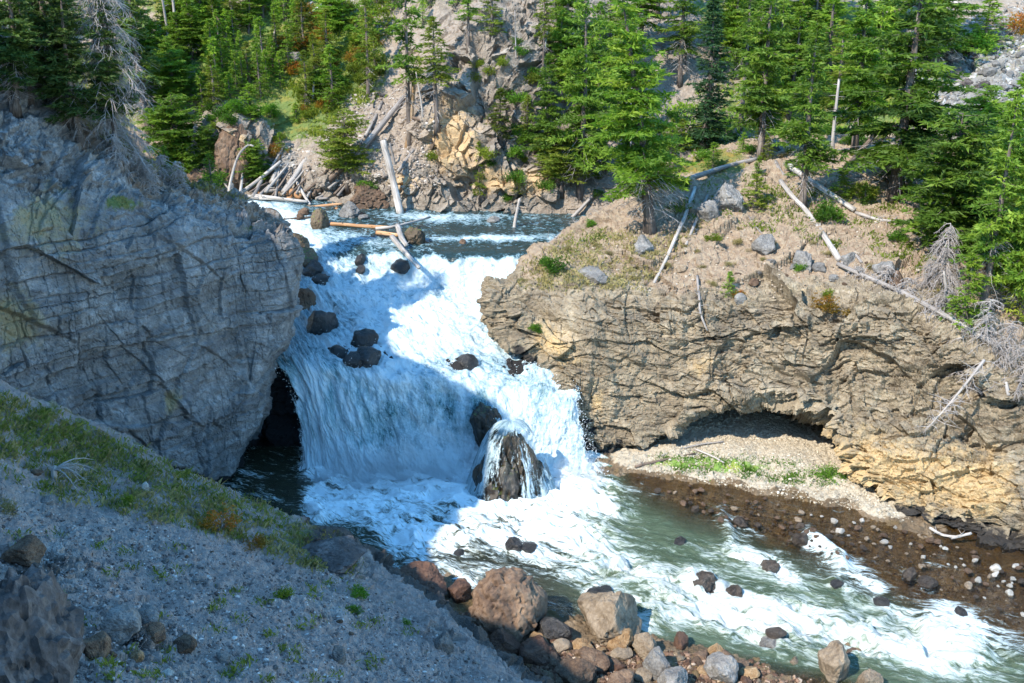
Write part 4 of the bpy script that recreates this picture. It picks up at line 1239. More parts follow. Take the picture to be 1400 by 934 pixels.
def shrub_mesh(name, seed, fol, r=.5, h=.7, n=500, leaf=.09, upright=.4, width=.5):
    rng = np.random.default_rng(seed)
    c = rng.normal(size=(14, 3)) * np.array([r * .5, r * .5, h * .22]) + np.array([0, 0, h * .5])
    i = rng.integers(0, 14, n)
    p = c[i] + rng.normal(size=(n, 3)) * r * .22
    p[:, 2] = np.abs(p[:, 2]) * .9
    d = p - np.array([0, 0, h * .1]); d = d / np.maximum(np.linalg.norm(d, axis=1, keepdims=True), 1e-6) + np.array([0, 0, upright])
    tn = np.clip(.5 + .3 * rng.normal(size=14)[i] + .1 * rng.normal(size=n), 0, 1)
    T4 = np.stack([tn, tn, tn, np.ones_like(tn)], -1)
    V, Fc, T3 = sprays(p, d, np.full(n, leaf), T4, 3, width, rng)
    me = np_mesh(name, V, Fc, False, {'tint': T3}); me.materials.append(fol)
    st = Tubes()
    for k in range(9):
        st.add([(0, 0, -.1), c[k] * .5, c[k]], [.015, .01, .005], 4, 0, 0, False)
    return me, st.mesh(name + '_stems', M['bark'])
# ------------------------------------------------------------------ tree prototypes
TK = {}
def proto(key, *a, **k):
    TK[key] = (conifer(key, *a, **k), a[0], a[1])
#            h   width base seed
proto('fir_a', 12, 2.1, .16, 11, M['fol_fir'], M['bark'], tuft=.27, dead_low=.25)
proto('fir_b', 12, 1.9, .24, 12, M['fol_fir'], M['bark'], tuft=.27, open_=.35, dead_low=.6, density=.9)
proto('fir_c', 13, 2.3, .20, 13, M['fol_bright'], M['bark'], tuft=.28, open_=.2, dead_low=.3)
proto('fir_lean', 13, 2.5, .20, 14, M['fol_bright'], M['bark'], tuft=.27, open_=.42, dead_low=.8, lean=(-.13, .02), top_pow=.7, r0=.26)
proto('fir_dark', 12, 2.6, .14, 15, M['fol_fir'], M['bark'], tuft=.28, open_=.28, dead_low=.5, top_pow=.65, r0=.24, density=.85)
proto('spruce', 12, 1.35, .05, 16, M['fol_spruce'], M['bark'], tuft=.24, density=1.25)
proto('slim', 10, 1.2, .18, 17, M['fol_olive'], M['bark'], tuft=.22, open_=.3, dead_low=.3)
proto('open_a', 10, 1.5, .38, 18, M['fol_fir'], M['bark'], tuft=.24, open_=.4, dead_low=.5)
proto('open_b', 10, 1.4, .45, 19, M['fol_olive'], M['bark'], tuft=.24, open_=.35, dead_low=.4)
proto('young_a', 4, .95, .03, 20, M['fol_bright'], M['bark'], tuft=.17, density=1.5)
proto('young_b', 4, .8, .05, 21, M['fol_bright'], M['bark'], tuft=.16, density=1.4)
proto('young_c', 4, .9, .05, 22, M['fol_olive'], M['bark'], tuft=.17, density=1.3)
proto('round_a', 7, 1.9, .28, 23, M['fol_olive'], M['bark'], tuft=.22, bushy=1, density=1.1, droop=.05)
proto('bushy', 7, 2.0, .10, 24, M['fol_bright'], M['bark'], tuft=.24, bushy=1, density=1.3, droop=.15)
proto('bushy_dark', 8, 2.0, .12, 25, M['fol_fir'], M['bark'], tuft=.26, bushy=1, density=1.2, droop=.2, dead_low=.5)
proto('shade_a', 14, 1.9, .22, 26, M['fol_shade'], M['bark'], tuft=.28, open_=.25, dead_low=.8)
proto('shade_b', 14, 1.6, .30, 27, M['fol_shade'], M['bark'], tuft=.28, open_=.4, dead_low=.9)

TREE_N = 0
def tree(kind, pxb, pyb, pyt, hw, label, group=None, keys=('HS', 'RR', 'FG'), name=None, cat='tree', rot=None, sink=.15):
    global TREE_N
    TREE_N += 1
    (tm, cm, dm), h0, w0 = TK[kind]
    p, nr, ds = hit(pxb, pyb, keys)
    ztop = P(pxb, pyt, p.y)[2]
    h = max(1.0, ztop - p.z)
    sx = hw * px_size(p) / w0 * 1.05
    sz = h / h0
    nm = name or ('spruce_tree' if kind == 'spruce' else 'pine_tree' if kind.startswith('round') else 'young_fir' if kind.startswith('young') else 'fir_tree')
    r = empty(nm, (p.x, p.y, p.z - sink))
    r.rotation_euler = (0, 0, rot if rot is not None else (TREE_N * 2.399) % 6.28)
    r.scale = (sx, sx, sz)
    link('trunk', tm, None, r); link('crown', cm, None, r)
    if dm: link('dead_branches', dm, None, r)
    return tag(r, label, cat, group)

RH = ('HS', 'RR')
# -- the right bank, front to back
tree('fir_lean', 890, 318, -22, 74, 'tall fir with a curved leaning trunk on the rock crest right of the falls', rot=0.0)
tree('fir_dark', 1222, 268, -70, 92, 'largest dark-trunked fir with flat layered boughs above the right bluff', rot=1.0)
tree('fir_b', 1098, 283, 28, 50, 'slender fir beside the crossed white logs, its roots bare on the rock')
tree('spruce', 962, 205, -12, 36, 'narrow dense blue-green spruce between the leaning fir and the right bluff trees')
tree('fir_dark', 792, 262, -40, 50, 'dense dark fir standing just left of the leaning fir on the far bank', rot=2.2, keys=('HS',))
tree('fir_a', 752, 235, 70, 28, 'lower dark fir at the left edge of the dense clump beside the cliff', keys=('HS',))
tree('round_a', 768, 262, 178, 40, 'small yellow-green pine below the dense clump near the water', keys=('HS',))
tree('fir_a', 1040, 215, -60, 50, 'tall bright fir behind the blue-green spruce on its right')
tree('open_a', 1012, 175, -50, 30, 'thin fir with open boughs directly right of the blue-green spruce')
tree('fir_c', 1168, 210, -50, 52, 'broad bright fir just left of the largest dark-trunked fir')
tree('bushy_dark', 1290, 345, 150, 66, 'bushy fir with grey dead lower branches above the long twiggy log')
tree('fir_b', 1342, 425, 120, 50, 'bright green layered fir at the right edge above the dead brush')
tree('young_a', 1318, 440, 345, 34, 'small bright fir at the top of the cliff beside the dead brush')
tree('fir_a', 1395, 440, 110, 50, 'dense fir cut by the right edge of the view')
tree('fir_c', 1378, 300, 95, 44, 'pale green fir behind the layered fir at the right edge')
tree('young_c', 1392, 440, 310, 28, 'yellow-green little fir in the lower right corner of the tree clump')
tree('fir_dark', 1275, 95, -110, 62, 'dark fir at the top right above the grey talus')
tree('young_a', 1345, 62, -8, 34, 'small fir alone in the talus at the top right')
tree('bushy', 1335, 230, 115, 44, 'rounded bright fir below the grey talus')
tree('young_b', 915, 235, 165, 20, 'little bright fir at the foot of the leaning fir, uphill side')
tree('young_a', 975, 228, 192, 18, 'tiny bright fir left of the grey boulder on the right bank')
tree('young_c', 1030, 285, 235, 26, 'low spreading fir right of the round grey boulder')
tree('young_c', 918, 215, 160, 12, 'tiny yellowish fir under the blue-green spruce')
tree('young_b', 997, 402, 368, 11, 'single tiny bright fir on the bare soil of the right bluff', keys=('RR',))
tree('young_b', 1100, 235, 205, 30, 'low fir bough clump behind the slender fir')
# -- the central cliff and slope
tree('open_a', 560, 195, -50, 36, 'fir with an orange bare lower trunk left of the central cliff', keys=('HS',), rot=.5)
tree('open_b', 598, 175, 20, 30, 'thin fir with high crown between the orange-trunked fir and the cliff', keys=('HS',))
tree('round_a', 475, 255, 150, 42, 'round-crowned pine leaning over the driftwood by the upper river', keys=('HS',))
tree('slim', 503, 130, -20, 17, 'slim olive fir on the slope above the round-crowned pine', keys=('HS',))
tree('young_a', 455, 140, 60, 26, 'bright small fir high on the slope left of centre', keys=('HS',))
tree('young_c', 437, 118, 75, 16, 'smallest fir beside the bright fir on the upper slope', keys=('HS',))
tree('bushy', 455, 42, -20, 24, 'round dark green fir at the top edge left of centre', keys=('HS',))
tree('slim', 685, 200, 118, 22, 'small fir clinging to the middle of the central cliff', keys=('HS',))
tree('young_c', 722, 175, 128, 14, 'thin tuft of fir on the right side of the central cliff', keys=('HS',))
tree('slim', 675, 60, -40, 20, 'sparse fir on the cliff crest at the top edge', keys=('HS',))
tree('open_b', 742, 110, -30, 16, 'bare-stemmed little fir on the right shoulder of the cliff crest', keys=('HS',))
tree('slim', 655, 278, 190, 11, 'narrow shrubby fir in the gully at the foot of the cliff', keys=('HS',))
tree('open_a', 640, 70, -50, 22, 'sparse green fir on the left shoulder of the cliff crest', keys=('HS',))
tree('young_c', 708, 262, 236, 10, 'tuft of fir above the waterline under the cliff', keys=('HS',))
# -- the left bank
tree('bushy', 240, 150, 66, 40, 'upper of two bushy bright firs right of the grey dead tree', keys=('HS', 'LC'))
tree('bushy', 245, 235, 128, 46, 'lower of two bushy bright firs right of the grey dead tree', keys=('HS', 'LC'), rot=2)
tree('young_b', 300, 138, 92, 13, 'little pointed fir, first of the row above the brown rock knob', keys=('HS',))
tree('young_b', 316, 142, 96, 12, 'little pointed fir, second of the row above the brown rock knob', keys=('HS',))
tree('young_a', 342, 160, 112, 22, 'bright little fir directly above the brown rock knob', keys=('HS',))
tree('young_b', 384, 205, 178, 9, 'tiny yellow-green fir above the driftwood pile', keys=('HS',))
tree('young_a', 405, 165, 138, 10, 'tiny fir alone on the gravel slope above the driftwood', keys=('HS',))
tree('bushy_dark', 350, 255, 190, 24, 'dark leafy thicket tree behind the bent dead stem', keys=('HS',))
tree('shade_a', 20, 150, -80, 46, 'shaded fir in the top left corner behind the pale rock knob', keys=('HS', 'LC'))
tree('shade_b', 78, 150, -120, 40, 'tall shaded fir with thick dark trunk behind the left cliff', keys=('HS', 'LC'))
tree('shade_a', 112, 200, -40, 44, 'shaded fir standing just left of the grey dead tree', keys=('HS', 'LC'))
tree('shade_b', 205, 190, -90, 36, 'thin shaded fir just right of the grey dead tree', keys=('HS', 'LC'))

def in_poly(x, y, poly):
    c = False; j = len(poly) - 1
    for i in range(len(poly)):
        if (poly[i][1] > y) != (poly[j][1] > y) and x < (poly[j][0] - poly[i][0]) * (y - poly[i][1]) / (poly[j][1] - poly[i][1]) + poly[i][0]: c = not c
        j = i
    return c


def samp(poly, n, rng, mind=0):
    xs_ = [q[0] for q in poly]; ys_ = [q[1] for q in poly]; out_ = []; tries = 0
    while len(out_) < n and tries < n * 60:
        tries += 1
        x = rng.uniform(min(xs_), max(xs_)); y = rng.uniform(min(ys_), max(ys_))
        if not in_poly(x, y, poly): continue
        if mind and any((x - a) ** 2 + (y - b) ** 2 < mind * mind for a, b in out_): continue
        out_.append((x, y))
    return out_

rng = np.random.default_rng(5)
def stand(poly, n, kinds, hp, hw, label, group, mind=10, keys=('HS',)):
    for (x, y) in samp(poly, n, rng, mind):
        k_ = kinds[rng.integers(len(kinds))]
        f = rng.uniform(*hp)
        tree(k_, x, y, y - f, f * rng.uniform(*hw), label, group, keys)

stand([(190, 60), (290, 50), (300, 130), (200, 190)], 9, ['bushy', 'young_a', 'fir_c'], (60, 110), (.25, .35), 'fir in the gap between the bushy firs and the bright stand', 'firs between the bushy firs and the bright stand', 16, ('HS',))
stand([(268, 60), (400, 60), (395, 150), (330, 135), (275, 170)], 26, ['young_a', 'young_b', 'young_a', 'slim'], (45, 80), (.2, .28), 'young bright fir in the dense stand on the upper left slope', 'young firs in the dense stand on the upper left slope', 11)
stand([(210, -10), (400, -10), (400, 55), (215, 60)], 17, ['fir_c', 'young_a', 'slim'], (80, 140), (.17, .24), 'sunlit fir in the stand along the top left of the slope', 'firs along the top of the left slope', 12)
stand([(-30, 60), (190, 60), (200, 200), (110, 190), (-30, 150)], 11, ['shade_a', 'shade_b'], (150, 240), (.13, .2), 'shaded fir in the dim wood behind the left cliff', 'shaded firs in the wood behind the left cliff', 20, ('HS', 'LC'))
stand([(760, 10), (940, 0), (1060, 20), (1060, 120), (930, 150), (800, 200), (760, 120)], 14, ['fir_a', 'fir_c', 'fir_b', 'open_a'], (120, 200), (.17, .23), 'fir in the wood on the far slope behind the leaning fir', 'firs in the wood behind the leaning fir', 20)
stand([(1020, -20), (1230, -20), (1240, 180), (1020, 160)], 24, ['fir_b', 'young_a', 'fir_c', 'slim', 'open_a', 'young_b'], (90, 160), (.2, .28), 'bright fir filling the slope behind the right bluff trees', 'bright firs on the slope behind the right bluff', 18)
stand([(1415, 260), (1620, 330), (1640, 470), (1440, 470)], 12, ['fir_c', 'fir_a', 'bushy_dark'], (120, 210), (.2, .28), 'fir of the wood continuing to the right of the bluff', 'firs continuing right of the bluff', 26, RH)
stand([(1300, 240), (1420, 240), (1430, 420), (1350, 380), (1270, 300)], 14, ['fir_c', 'fir_a', 'bushy_dark'], (80, 130), (.25, .34), 'fir in the clump crowding the right edge of the view', 'firs crowding the right edge', 22, RH)
stand([(405, 10), (640, -20), (620, 40), (560, 60), (530, 110), (440, 200), (405, 190)], 15, ['young_c', 'young_a', 'slim', 'young_b'], (30, 80), (.2, .3), 'scattered small fir on the open slope left of the central cliff', 'small firs on the open slope', 22)
stand([(760, 200), (930, 180), (950, 240), (860, 262), (770, 250)], 9, ['young_a', 'young_c'], (30, 60), (.25, .36), 'low fir in the undergrowth round the dense clump', 'low firs below the dense clump', 16)
stand([(1000, 190), (1240, 200), (1270, 290), (1130, 300), (1010, 240)], 10, ['young_a', 'young_c'], (25, 50), (.35, .5), 'low fir growing among the fallen logs on the right bluff', 'low firs among the fallen logs', 22, RH)
stand([(200, 220), (290, 205), (300, 262), (215, 255)], 5, ['young_a', 'bushy_dark'], (40, 70), (.3, .45), 'fir sapling at the water end of the left bank', 'saplings at the water end of the left bank', 16, ('HS', 'LC'))

# -- dead standing trees
def dead_tree(name, pxb, pyb, pyt, hw, seed, label, keys, lean=(0, 0), dens=1.0, base=.1, droop=.5, mat=None, r0=None, fine=True):
    p, nr, ds = hit(pxb, pyb, keys)
    h = P(pxb, pyt, p.y)[2] - p.z
    a, b = dead_tree_mesh(name, h, hw * px_size(p), seed, base, dens, lean, r0, mat, fine, droop)
    r = empty(name, p); link('trunk', a, None, r); link('branches', b, None, r)
    return tag(r, label, 'dead tree')
dead_tree('dead_fir', 166, 232, -60, 70, 3, 'tall grey dead fir bristling with bare drooping twigs above the left cliff', ('LC',), dens=3.6, base=.06, droop=.55)
dead_tree('dead_fir', 150, 175, 20, 26, 4, 'thinner dead fir just behind the tall grey one', ('LC', 'HS'), dens=1.1)
for k_, (x, y, w_) in enumerate(((190, 245, 34), (222, 250, 30), (160, 222, 26), (205, 262, 24), (245, 258, 22))):
    dead_tree('dead_brush', x, y, y - 38, w_, 40 + k_, ['grey twiggy brush at the foot of the tall dead fir', 'grey brush spilling over the left crest right of the dead fir', 'bare brush left of the dead fir trunk', 'low bare brush on the crest below the dead fir', 'last clump of bare brush before the left crest drops'][k_], ('LC',), dens=6, base=.0, droop=.35, r0=.03)
dead_tree('dead_sapling', 258, 235, 168, 14, 51, 'pale grey-green dead sapling in front of the lower bushy fir', ('HS', 'LC'), dens=2.2, lean=(.25, 0))
dead_tree('dead_fir', 1288, 392, 305, 44, 52, 'grey dead fir with drooping bare branches under the bushy fir on the bluff', RH, dens=4.0, base=.15, droop=.8)
dead_tree('dead_fir', 862, 245, 120, 40, 53, 'dead grey lower boughs standing beside the leaning fir', RH, dens=.8, base=.5)
for k_, (x, y, w_, t_) in enumerate(((1345, 470, 46, 60), (1375, 500, 44, 60), (1290, 425, 40, 34), (1395, 530, 40, 70), (1240, 400, 30, 20), (1330, 520, 34, 50), (1270, 390, 30, 30), (1210, 385, 30, 22))):
    dead_tree('dead_brush', x, y, y - t_, w_, 60 + k_, ['tangle of bare grey branches below the layered fir', 'bare grey branches at the right edge below the firs', 'bare twigs caught on the long fallen log', 'lowest tangle of bare branches at the right edge', 'short twigs beside the upper part of the long log', 'bare branches hanging over the red rock on the bluff', 'grey twigs below the dead fir on the bluff', 'short brush under the top end of the long log'][k_], ('RR',), dens=3.2 if t_ > 40 else 5, base=0, droop=.3, r0=.03)

# snags: bare trunks standing
def snag(pxb, pyb, pxt, pyt, wpx, mat, label, keys=('HS',), dy=0.0, name='snag', stubs=10, seed=1, wtop=.5, cat='dead tree'):
    p, nr, ds = hit(pxb, pyb, keys)
    q = Vector(P(pxt, pyt, p.y + dy))
    s_ = px_size(p); rg_ = np.random.default_rng(seed)
    t = Tubes(); n = 10
    a = np.array(p) + np.array([0, 0, -.3]); b = np.array(q); L = np.linalg.norm(b - a)
    side = rg_.normal(size=3) * .012 * L
    pt = [a + (b - a) * i / n + side * math.sin(i / n * PI * 1.3) for i in range(n + 1)]
    t.add(pt, [wpx * s_ / 2 * (1.15 if i == 0 else 1 - (1 - wtop) * i / n) for i in range(n + 1)], 10, .07, seed)
    o = link(name, t.mesh(name, mat))
    if stubs:
        tt = Tubes()
        for k in range(stubs):
            f = rg_.uniform(.15, 1); c = a + (b - a) * f + side * math.sin(f * PI * 1.3)
            dr = rg_.normal(size=3); dr[2] = abs(dr[2]) * .3; dr /= np.linalg.norm(dr); l = rg_.uniform(.15, .6) * (L / 6)
            tt.add([c, c + dr * l * .6, c + dr * l + np.array([0, 0, -.05])], [.025, .018, .008], 5, 0, 0, False)
        link('branch_stubs', tt.mesh('branch_stubs', mat), None, o)
    return tag(o, label, cat)
snag(557, 200, 568, 92, 9, M['bark_orange'], 'orange-based bare trunk standing on the scree left of the cliff', seed=2)
snag(578, 172, 570, 98, 3, M['dead_white'], 'thin white pole standing right of the orange-based trunk', seed=3)
snag(594, 170, 594, 105, 3, M['dead_grey'], 'thin grey pole against the left flank of the cliff', seed=4)
snag(250, 85, 234, -10, 6, M['dead_grey'], 'grey bare trunk leaning left above the bushy firs', seed=5)
snag(232, 90, 222, -10, 5, M['dead_grey'], 'second bare grey trunk leaning left above the bushy firs', seed=6)
snag(315, 70, 296, 20, 4, M['dead_brown'], 'brown dead stem leaning in the bright fir stand', seed=7)
snag(1040, 120, 1043, -10, 8, M['bark'], 'bare grey-brown trunk rising behind the slender fir', seed=8)
snag(1138, 222, 1146, 110, 6, M['dead_grey'], 'thick pale grey snag left of the largest fir', seed=9, keys=RH)
snag(1250, 125, 1253, 66, 8, M['dead_grey'], 'pale grey stub of trunk right of the largest fir', seed=10)
snag(940, 98, 937, -10, 7, M['dead_grey'], 'grey trunk left of the blue-green spruce', seed=11)
snag(48, 110, 45, -20, 15, M['bark'], 'thick dark trunk in the shade behind the left cliff', keys=('HS', 'LC'), seed=12)
snag(145, 185, 146, -20, 6, M['dead_grey'], 'straight grey trunk behind the grey dead tree', keys=('HS', 'LC'), seed=13)
snag(76, 100, 70, 0, 8, M['bark'], 'shaded trunk right of the thickest dark trunk', keys=('HS', 'LC'), seed=14)
snag(741, 100, 748, 40, 3, M['dead_white'], 'thin pale stem on the cliff shoulder', seed=15)
snag(714, 185, 703, 150, 3, M['dead_white'], 'short pale stem on the cliff face', seed=16)
snag(703, 128, 705, 15, 2.5, M['dead_grey'], 'hair-thin bare stem on the cliff above the short pale one', seed=17, stubs=14)
snag(373, 70, 376, 35, 4, M['dead_white'], 'short white stub on the upper left slope', seed=18)
snag(427, 138, 429, 112, 4, M['dead_white'], 'short white stump on the open slope', seed=19)
snag(1300, 415, 1290, 370, 6, M['dead_grey'], 'grey broken stem beside the dead brush', keys=('RR',), seed=20)
snag(655, 298, 703, 232, 4, M['dead_grey'], 'thin grey pole leaning on the foot of the cliff', dy=.6, seed=21)
snag(703, 310, 710, 272, 6, M['dead_white'], 'short pale post standing in the shallows under the cliff', seed=22, keys=('FALLS', 'HS'))
snag(548, 291, 524, 192, 10.5, M['dead_white'], 'thick white bleached log leaning upright out of the upper river', seed=23, keys=('FALLS', 'HS'), dy=1.2, name='bleached_log', wtop=.85, cat='log')
snag(540, 225, 533, 196, 5, M['dead_grey'], 'splintered grey stake behind the white upright log', seed=24)
snag(314, 264, 322, 232, 6, M['dead_white'], 'twisted pale dead stem at the river bend', seed=25, keys=('HS', 'FALLS'))

# ------------------------------------------------------------------ logs lying about
def log(pts_, w0, w1, mat, label, keys=('HS', 'RR', 'FALLS', 'BED'), stubs=4, twigs=0, seed=0, name='fallen_log', lift=.5, cat='log', twl=.9):
    pp = []
    for q in pts_:
        if len(q) == 3: pp.append(np.array(P(*q)))
        else:
            p, nr, ds = hit(q[0], q[1], keys); pp.append(np.array(p + nr * (px_size(p) * w0 * .5 * lift)))
    A = _cr_axis(np.array(pp), max(8, len(pp) * 4)) if len(pp) > 2 else np.array([pp[0] + (pp[1] - pp[0]) * t for t in np.linspace(0, 1, 8)])
    s_ = px_size(Vector(pp[0])); n = len(A); rg_ = np.random.default_rng(seed + 100)
    A = A + rg_.normal(size=3) * .008 * np.linalg.norm(A[-1] - A[0]) * np.sin(np.linspace(0, PI, n))[:, None]
    rad = [(w0 + (w1 - w0) * i / (n - 1)) * s_ / 2 for i in range(n)]
    t = Tubes(); t.add(A, rad, 10, .09, seed)
    o = link(name, t.mesh(name, mat)); L = np.linalg.norm(A[-1] - A[0])
    if stubs == 2: stubs = 1
    if stubs:
        b = Tubes()
        for k in range(stubs):
            i = rg_.integers(1, n - 1); dr = rg_.normal(size=3); dr[2] = abs(dr[2]); dr /= np.linalg.norm(dr); l = rg_.uniform(.15, .5)
            b.add([A[i], A[i] + dr * l], [rad[i] * .35, rad[i] * .12], 5, 0, 0, False)
        link('branch_stubs', b.mesh('branch_stubs', mat), None, o)
    if twigs:
        b = Tubes()
        for k in range(twigs):
            f = rg_.uniform(.1, 1) * (n - 1); i = min(int(f), n - 2); c = A[i] + (A[i + 1] - A[i]) * (f - i)
            dr = rg_.normal(size=3) * np.array([1, .7, 1]); dr[2] -= .35; dr /= np.linalg.norm(dr); l = rg_.uniform(.3, 1.0) * twl
            m_ = c + dr * l * .5 + rg_.normal(size=3) * .06; e_ = c + dr * l + rg_.normal(size=3) * .12 - np.array([0, 0, .1])
            b.add([c, m_, e_], [.018, .012, .005], 4, 0, 0, False)
            for _ in range(3):
                g_ = e_ * .5 + m_ * .5 + rg_.normal(size=3) * .02
                b.add([m_, m_ + rg_.normal(size=3) * .22 * l + dr * .2 * l], [.008, .003], 3, 0, 0, False)
        link('twigs', b.mesh('twigs', M['dead_twig']), None, o)
    return tag(o, label, cat)

dw, dg, db_, do_ = M['dead_white'], M['dead_grey'], M['dead_brown'], M['dead_orange']
log([(486, 215, 80), (498, 202, 81.2), (552, 134, 86)], 10, 8, dg, 'long grey log lying up the scree to the right of the round-crowned pine', seed=1)
log([(426, 272), (450, 246), (474, 228)], 9, 7, db_, 'brown-grey log below the round-crowned pine', seed=2)
log([(408, 270), (430, 252), (452, 228)], 4, 3, db_, 'thin brown log just left of the log below the round-crowned pine', seed=3)
log([(388, 264, 79.6), (428, 202, 83.2)], 9, 7, dg, 'straight grey log slanting up the gravel above the driftwood pile', seed=4)
log([(327, 266, 79.5), (355, 246, 80.2), (384, 221, 81.5)], 5, 5, dw, 'slim pale log leaning right from the river bend', seed=5)
log([(345, 270, 79), (358, 246, 80.3)], 7, 5, dg, 'short grey stub log leaning at the driftwood pile', seed=6)
log([(366, 238, 81), (388, 200, 83)], 4, 3, dg, 'thin stick standing above the driftwood pile', seed=7)
log([(372, 250, 80.2), (378, 232, 81.5)], 9, 5, M['dead_white'], 'broken pale splinter of trunk in the driftwood pile', seed=8)
log([(312, 266, 79.5), (318, 235, 79.6), (326, 212, 80), (338, 199, 80.5), (347, 200, 80.5)], 4, 2.5, dg, 'bent pale dead stem arching beside the river bend', seed=9, cat='dead tree', name='bent_snag')
log([(318, 266, 79.2), (360, 272, 79)], 6, 5, dg, 'grey driftwood log lying level at the base of the pile', seed=10, keys=('HS', 'FALLS'))
log([(350, 268, 79.2), (420, 276, 78)], 6, 4, dw, 'pale driftwood log lying level along the waterline', seed=11)
log([(395, 262, 79.8), (412, 270, 79.2)], 12, 8, M['dead_orange'], 'short red-orange rotten log on the driftwood pile', seed=12)
log([(360, 262, 80), (400, 258, 80.4)], 5, 3, dg, 'driftwood branch across the middle of the pile', seed=13)
log([(404, 246, 81), (424, 280, 78)], 4, 4, dw, 'pale stick pointing down to the water from the red log', seed=14)
log([(415, 262, 80.2), (440, 248, 81)], 5, 3, dg, 'small grey branch right of the red log', seed=15)
log([(422, 284, 77.6), (468, 279, 77.8)], 4, 4, do_, 'thin orange log bridging the rocks in the upper river', seed=16, keys=('FALLS',))
log([(452, 296, 76.5), (462, 284, 77)], 7, 5, do_, 'stubby orange-brown log beside the grey river boulder', seed=17, keys=('FALLS',))
log([(373, 303), (425, 298)], 4, 3, db_, 'dark wet stick in the left upper channel', keys=('FALLS',), seed=18)
log([(452, 309), (500, 312), (530, 314)], 5, 5, do_, 'long orange-brown driftwood pole lying across the upper river', keys=('FALLS',), seed=19, lift=1.2)
log([(514, 313, 70.3), (545, 309, 70.3), (588, 297, 73.4)], 5, 3, dw, 'pale driftwood pole lying on the mossy boulder', seed=20)
log([(544, 309, 69.4), (549, 325, 67.5), (556, 336, 66.6)], 8, 6, dw, 'short pale log standing on end by the mossy boulder', seed=21, stubs=2)
log([(536, 324, 67.4), (552, 341, 65.4), (573, 366, 62.7)], 8, 5, dw, 'pale broken log pointing down over the lip of the falls', seed=22, stubs=1)
log([(515, 318, 69.6), (545, 322, 68.8)], 6, 5, do_, 'orange driftwood stub beside the mossy boulder', seed=23)
log([(774, 306, 74.8), (806, 272, 76), (838, 237, 78)], 6, 4, dg, 'bare pole leaning against the dense clump right of the cliff', seed=24)
log([(745, 338, 67.5), (790, 306, 69), (846, 281, 71.5)], 4, 6, dg, 'upper of two parallel grey logs on the crest above the falls', seed=25, twigs=22, keys=('RR',))
log([(768, 322, 66), (810, 300, 67.5), (845, 284, 70)], 4, 5, dg, 'lower of two parallel grey logs on the crest above the falls', seed=26, twigs=10, keys=('RR',))
log([(895, 389), (908, 362), (925, 330), (938, 296), (950, 259)], 4.5, 6, dw, 'curved white log lying down the bare slope of the bluff', seed=27, keys=('RR',), twigs=5, lift=1.1)
log([(938, 335), (952, 300), (968, 268)], 4, 4, dg, 'thin grey branch just right of the curved white log', seed=28, keys=('RR',), twigs=8)
log([(1066, 250), (1086, 274), (1100, 290), (1124, 325), (1147, 358)], 6, 7.5, dw, 'straight white log running down from the slender fir', seed=29, keys=('RR',), lift=1.2)
log([(1075, 229), (1110, 252), (1140, 272), (1168, 291)], 8, 6, dw, 'white log crossing behind the slender fir', seed=30, keys=RH, lift=1.2)
log([(1114, 279, 65.5), (1155, 232, 68), (1197, 183, 71)], 9, 7, M['dead_brown'], 'dark propped-up log leaning up to the right behind the slender fir', seed=31)
log([(1146, 366), (1190, 385), (1240, 405), (1300, 440), (1360, 476)], 6, 6.5, dg, 'very long twiggy grey log lying along the brow of the bluff', seed=32, keys=('RR',), twigs=150, lift=2.6, stubs=8)
log([(1148, 366), (1158, 354), (1170, 350), (1178, 360)], 5, 4, dg, 'curled root end at the head of the long twiggy log', seed=33, keys=('RR',))
log([(929, 251), (985, 232), (1036, 219)], 8, 6, dg, 'grey log lying across the slope above the round grey boulder', seed=34, keys=RH)
log([(1262, 592, 46.9), (1300, 550, 46.9), (1346, 492, 47.4)], 1.8, 4.5, dg, 'bare white dead sapling hanging down the cliff face', seed=35, keys=('RR',), twigs=60, twl=1.1, stubs=0)
log([(1150, 188), (1185, 192), (1230, 190)], 6, 5, db_, 'brown log lying level behind the largest fir', seed=36, keys=RH)
log([(1100, 215), (1145, 207), (1180, 204)], 5, 4, dg, 'grey log lying level behind the slender fir', seed=37, keys=RH)
log([(1060, 222), (1075, 240), (1110, 248)], 5, 4, dg, 'grey root tangle at the head of the white logs', seed=38, keys=RH, twigs=30, twl=.6)
log([(1170, 292), (1205, 302), (1245, 304)], 5, 3, dg, 'twiggy end of the crossing white log', seed=39, keys=('RR',), twigs=40)
log([(1362, 470), (1372, 500), (1378, 540)], 6, 5, dg, 'grey trunk hanging over the cliff at the right edge', seed=40, keys=('RR',), twigs=20)
log([(1345, 420), (1356, 455), (1378, 500)], 8, 5, dg, 'crooked grey trunk below the layered fir', seed=41, keys=('RR',), twigs=16)
log([(1376, 248), (1400, 262)], 4, 4, dw, 'white log end at the right edge among the firs', seed=42, keys=RH)
log([(953, 378), (956, 405), (958, 430), (968, 452)], 4, 2.5, dg, 'thin dead stem hanging over the brow of the bluff', seed=43, keys=('RR',), twigs=6)
log([(1023, 296), (1035, 312), (1048, 326)], 2.5, 2, dg, 'thin grey twig lying on the bare soil of the bluff', seed=44, keys=('RR',))
log([(1271, 722, 45.2), (1290, 731, 44.6), (1310, 734, 44.2)], 4, 3, dw, 'lower of two pale driftwood sticks under the right cliff', seed=45)
log([(1300, 736, 44.2), (1328, 729, 44.2)], 4, 4, dw, 'upper of two pale driftwood sticks under the right cliff', seed=46)
log([(868, 640), (905, 632), (950, 622)], 4, 2, db_, 'brown driftwood stick at the left end of the beach', seed=47, keys=('BED',), lift=1.5, twigs=6)
log([(905, 624), (950, 612), (990, 606)], 3, 2, dg, 'grey driftwood stick in the cave mouth', seed=48, keys=('BED',), lift=1.5)
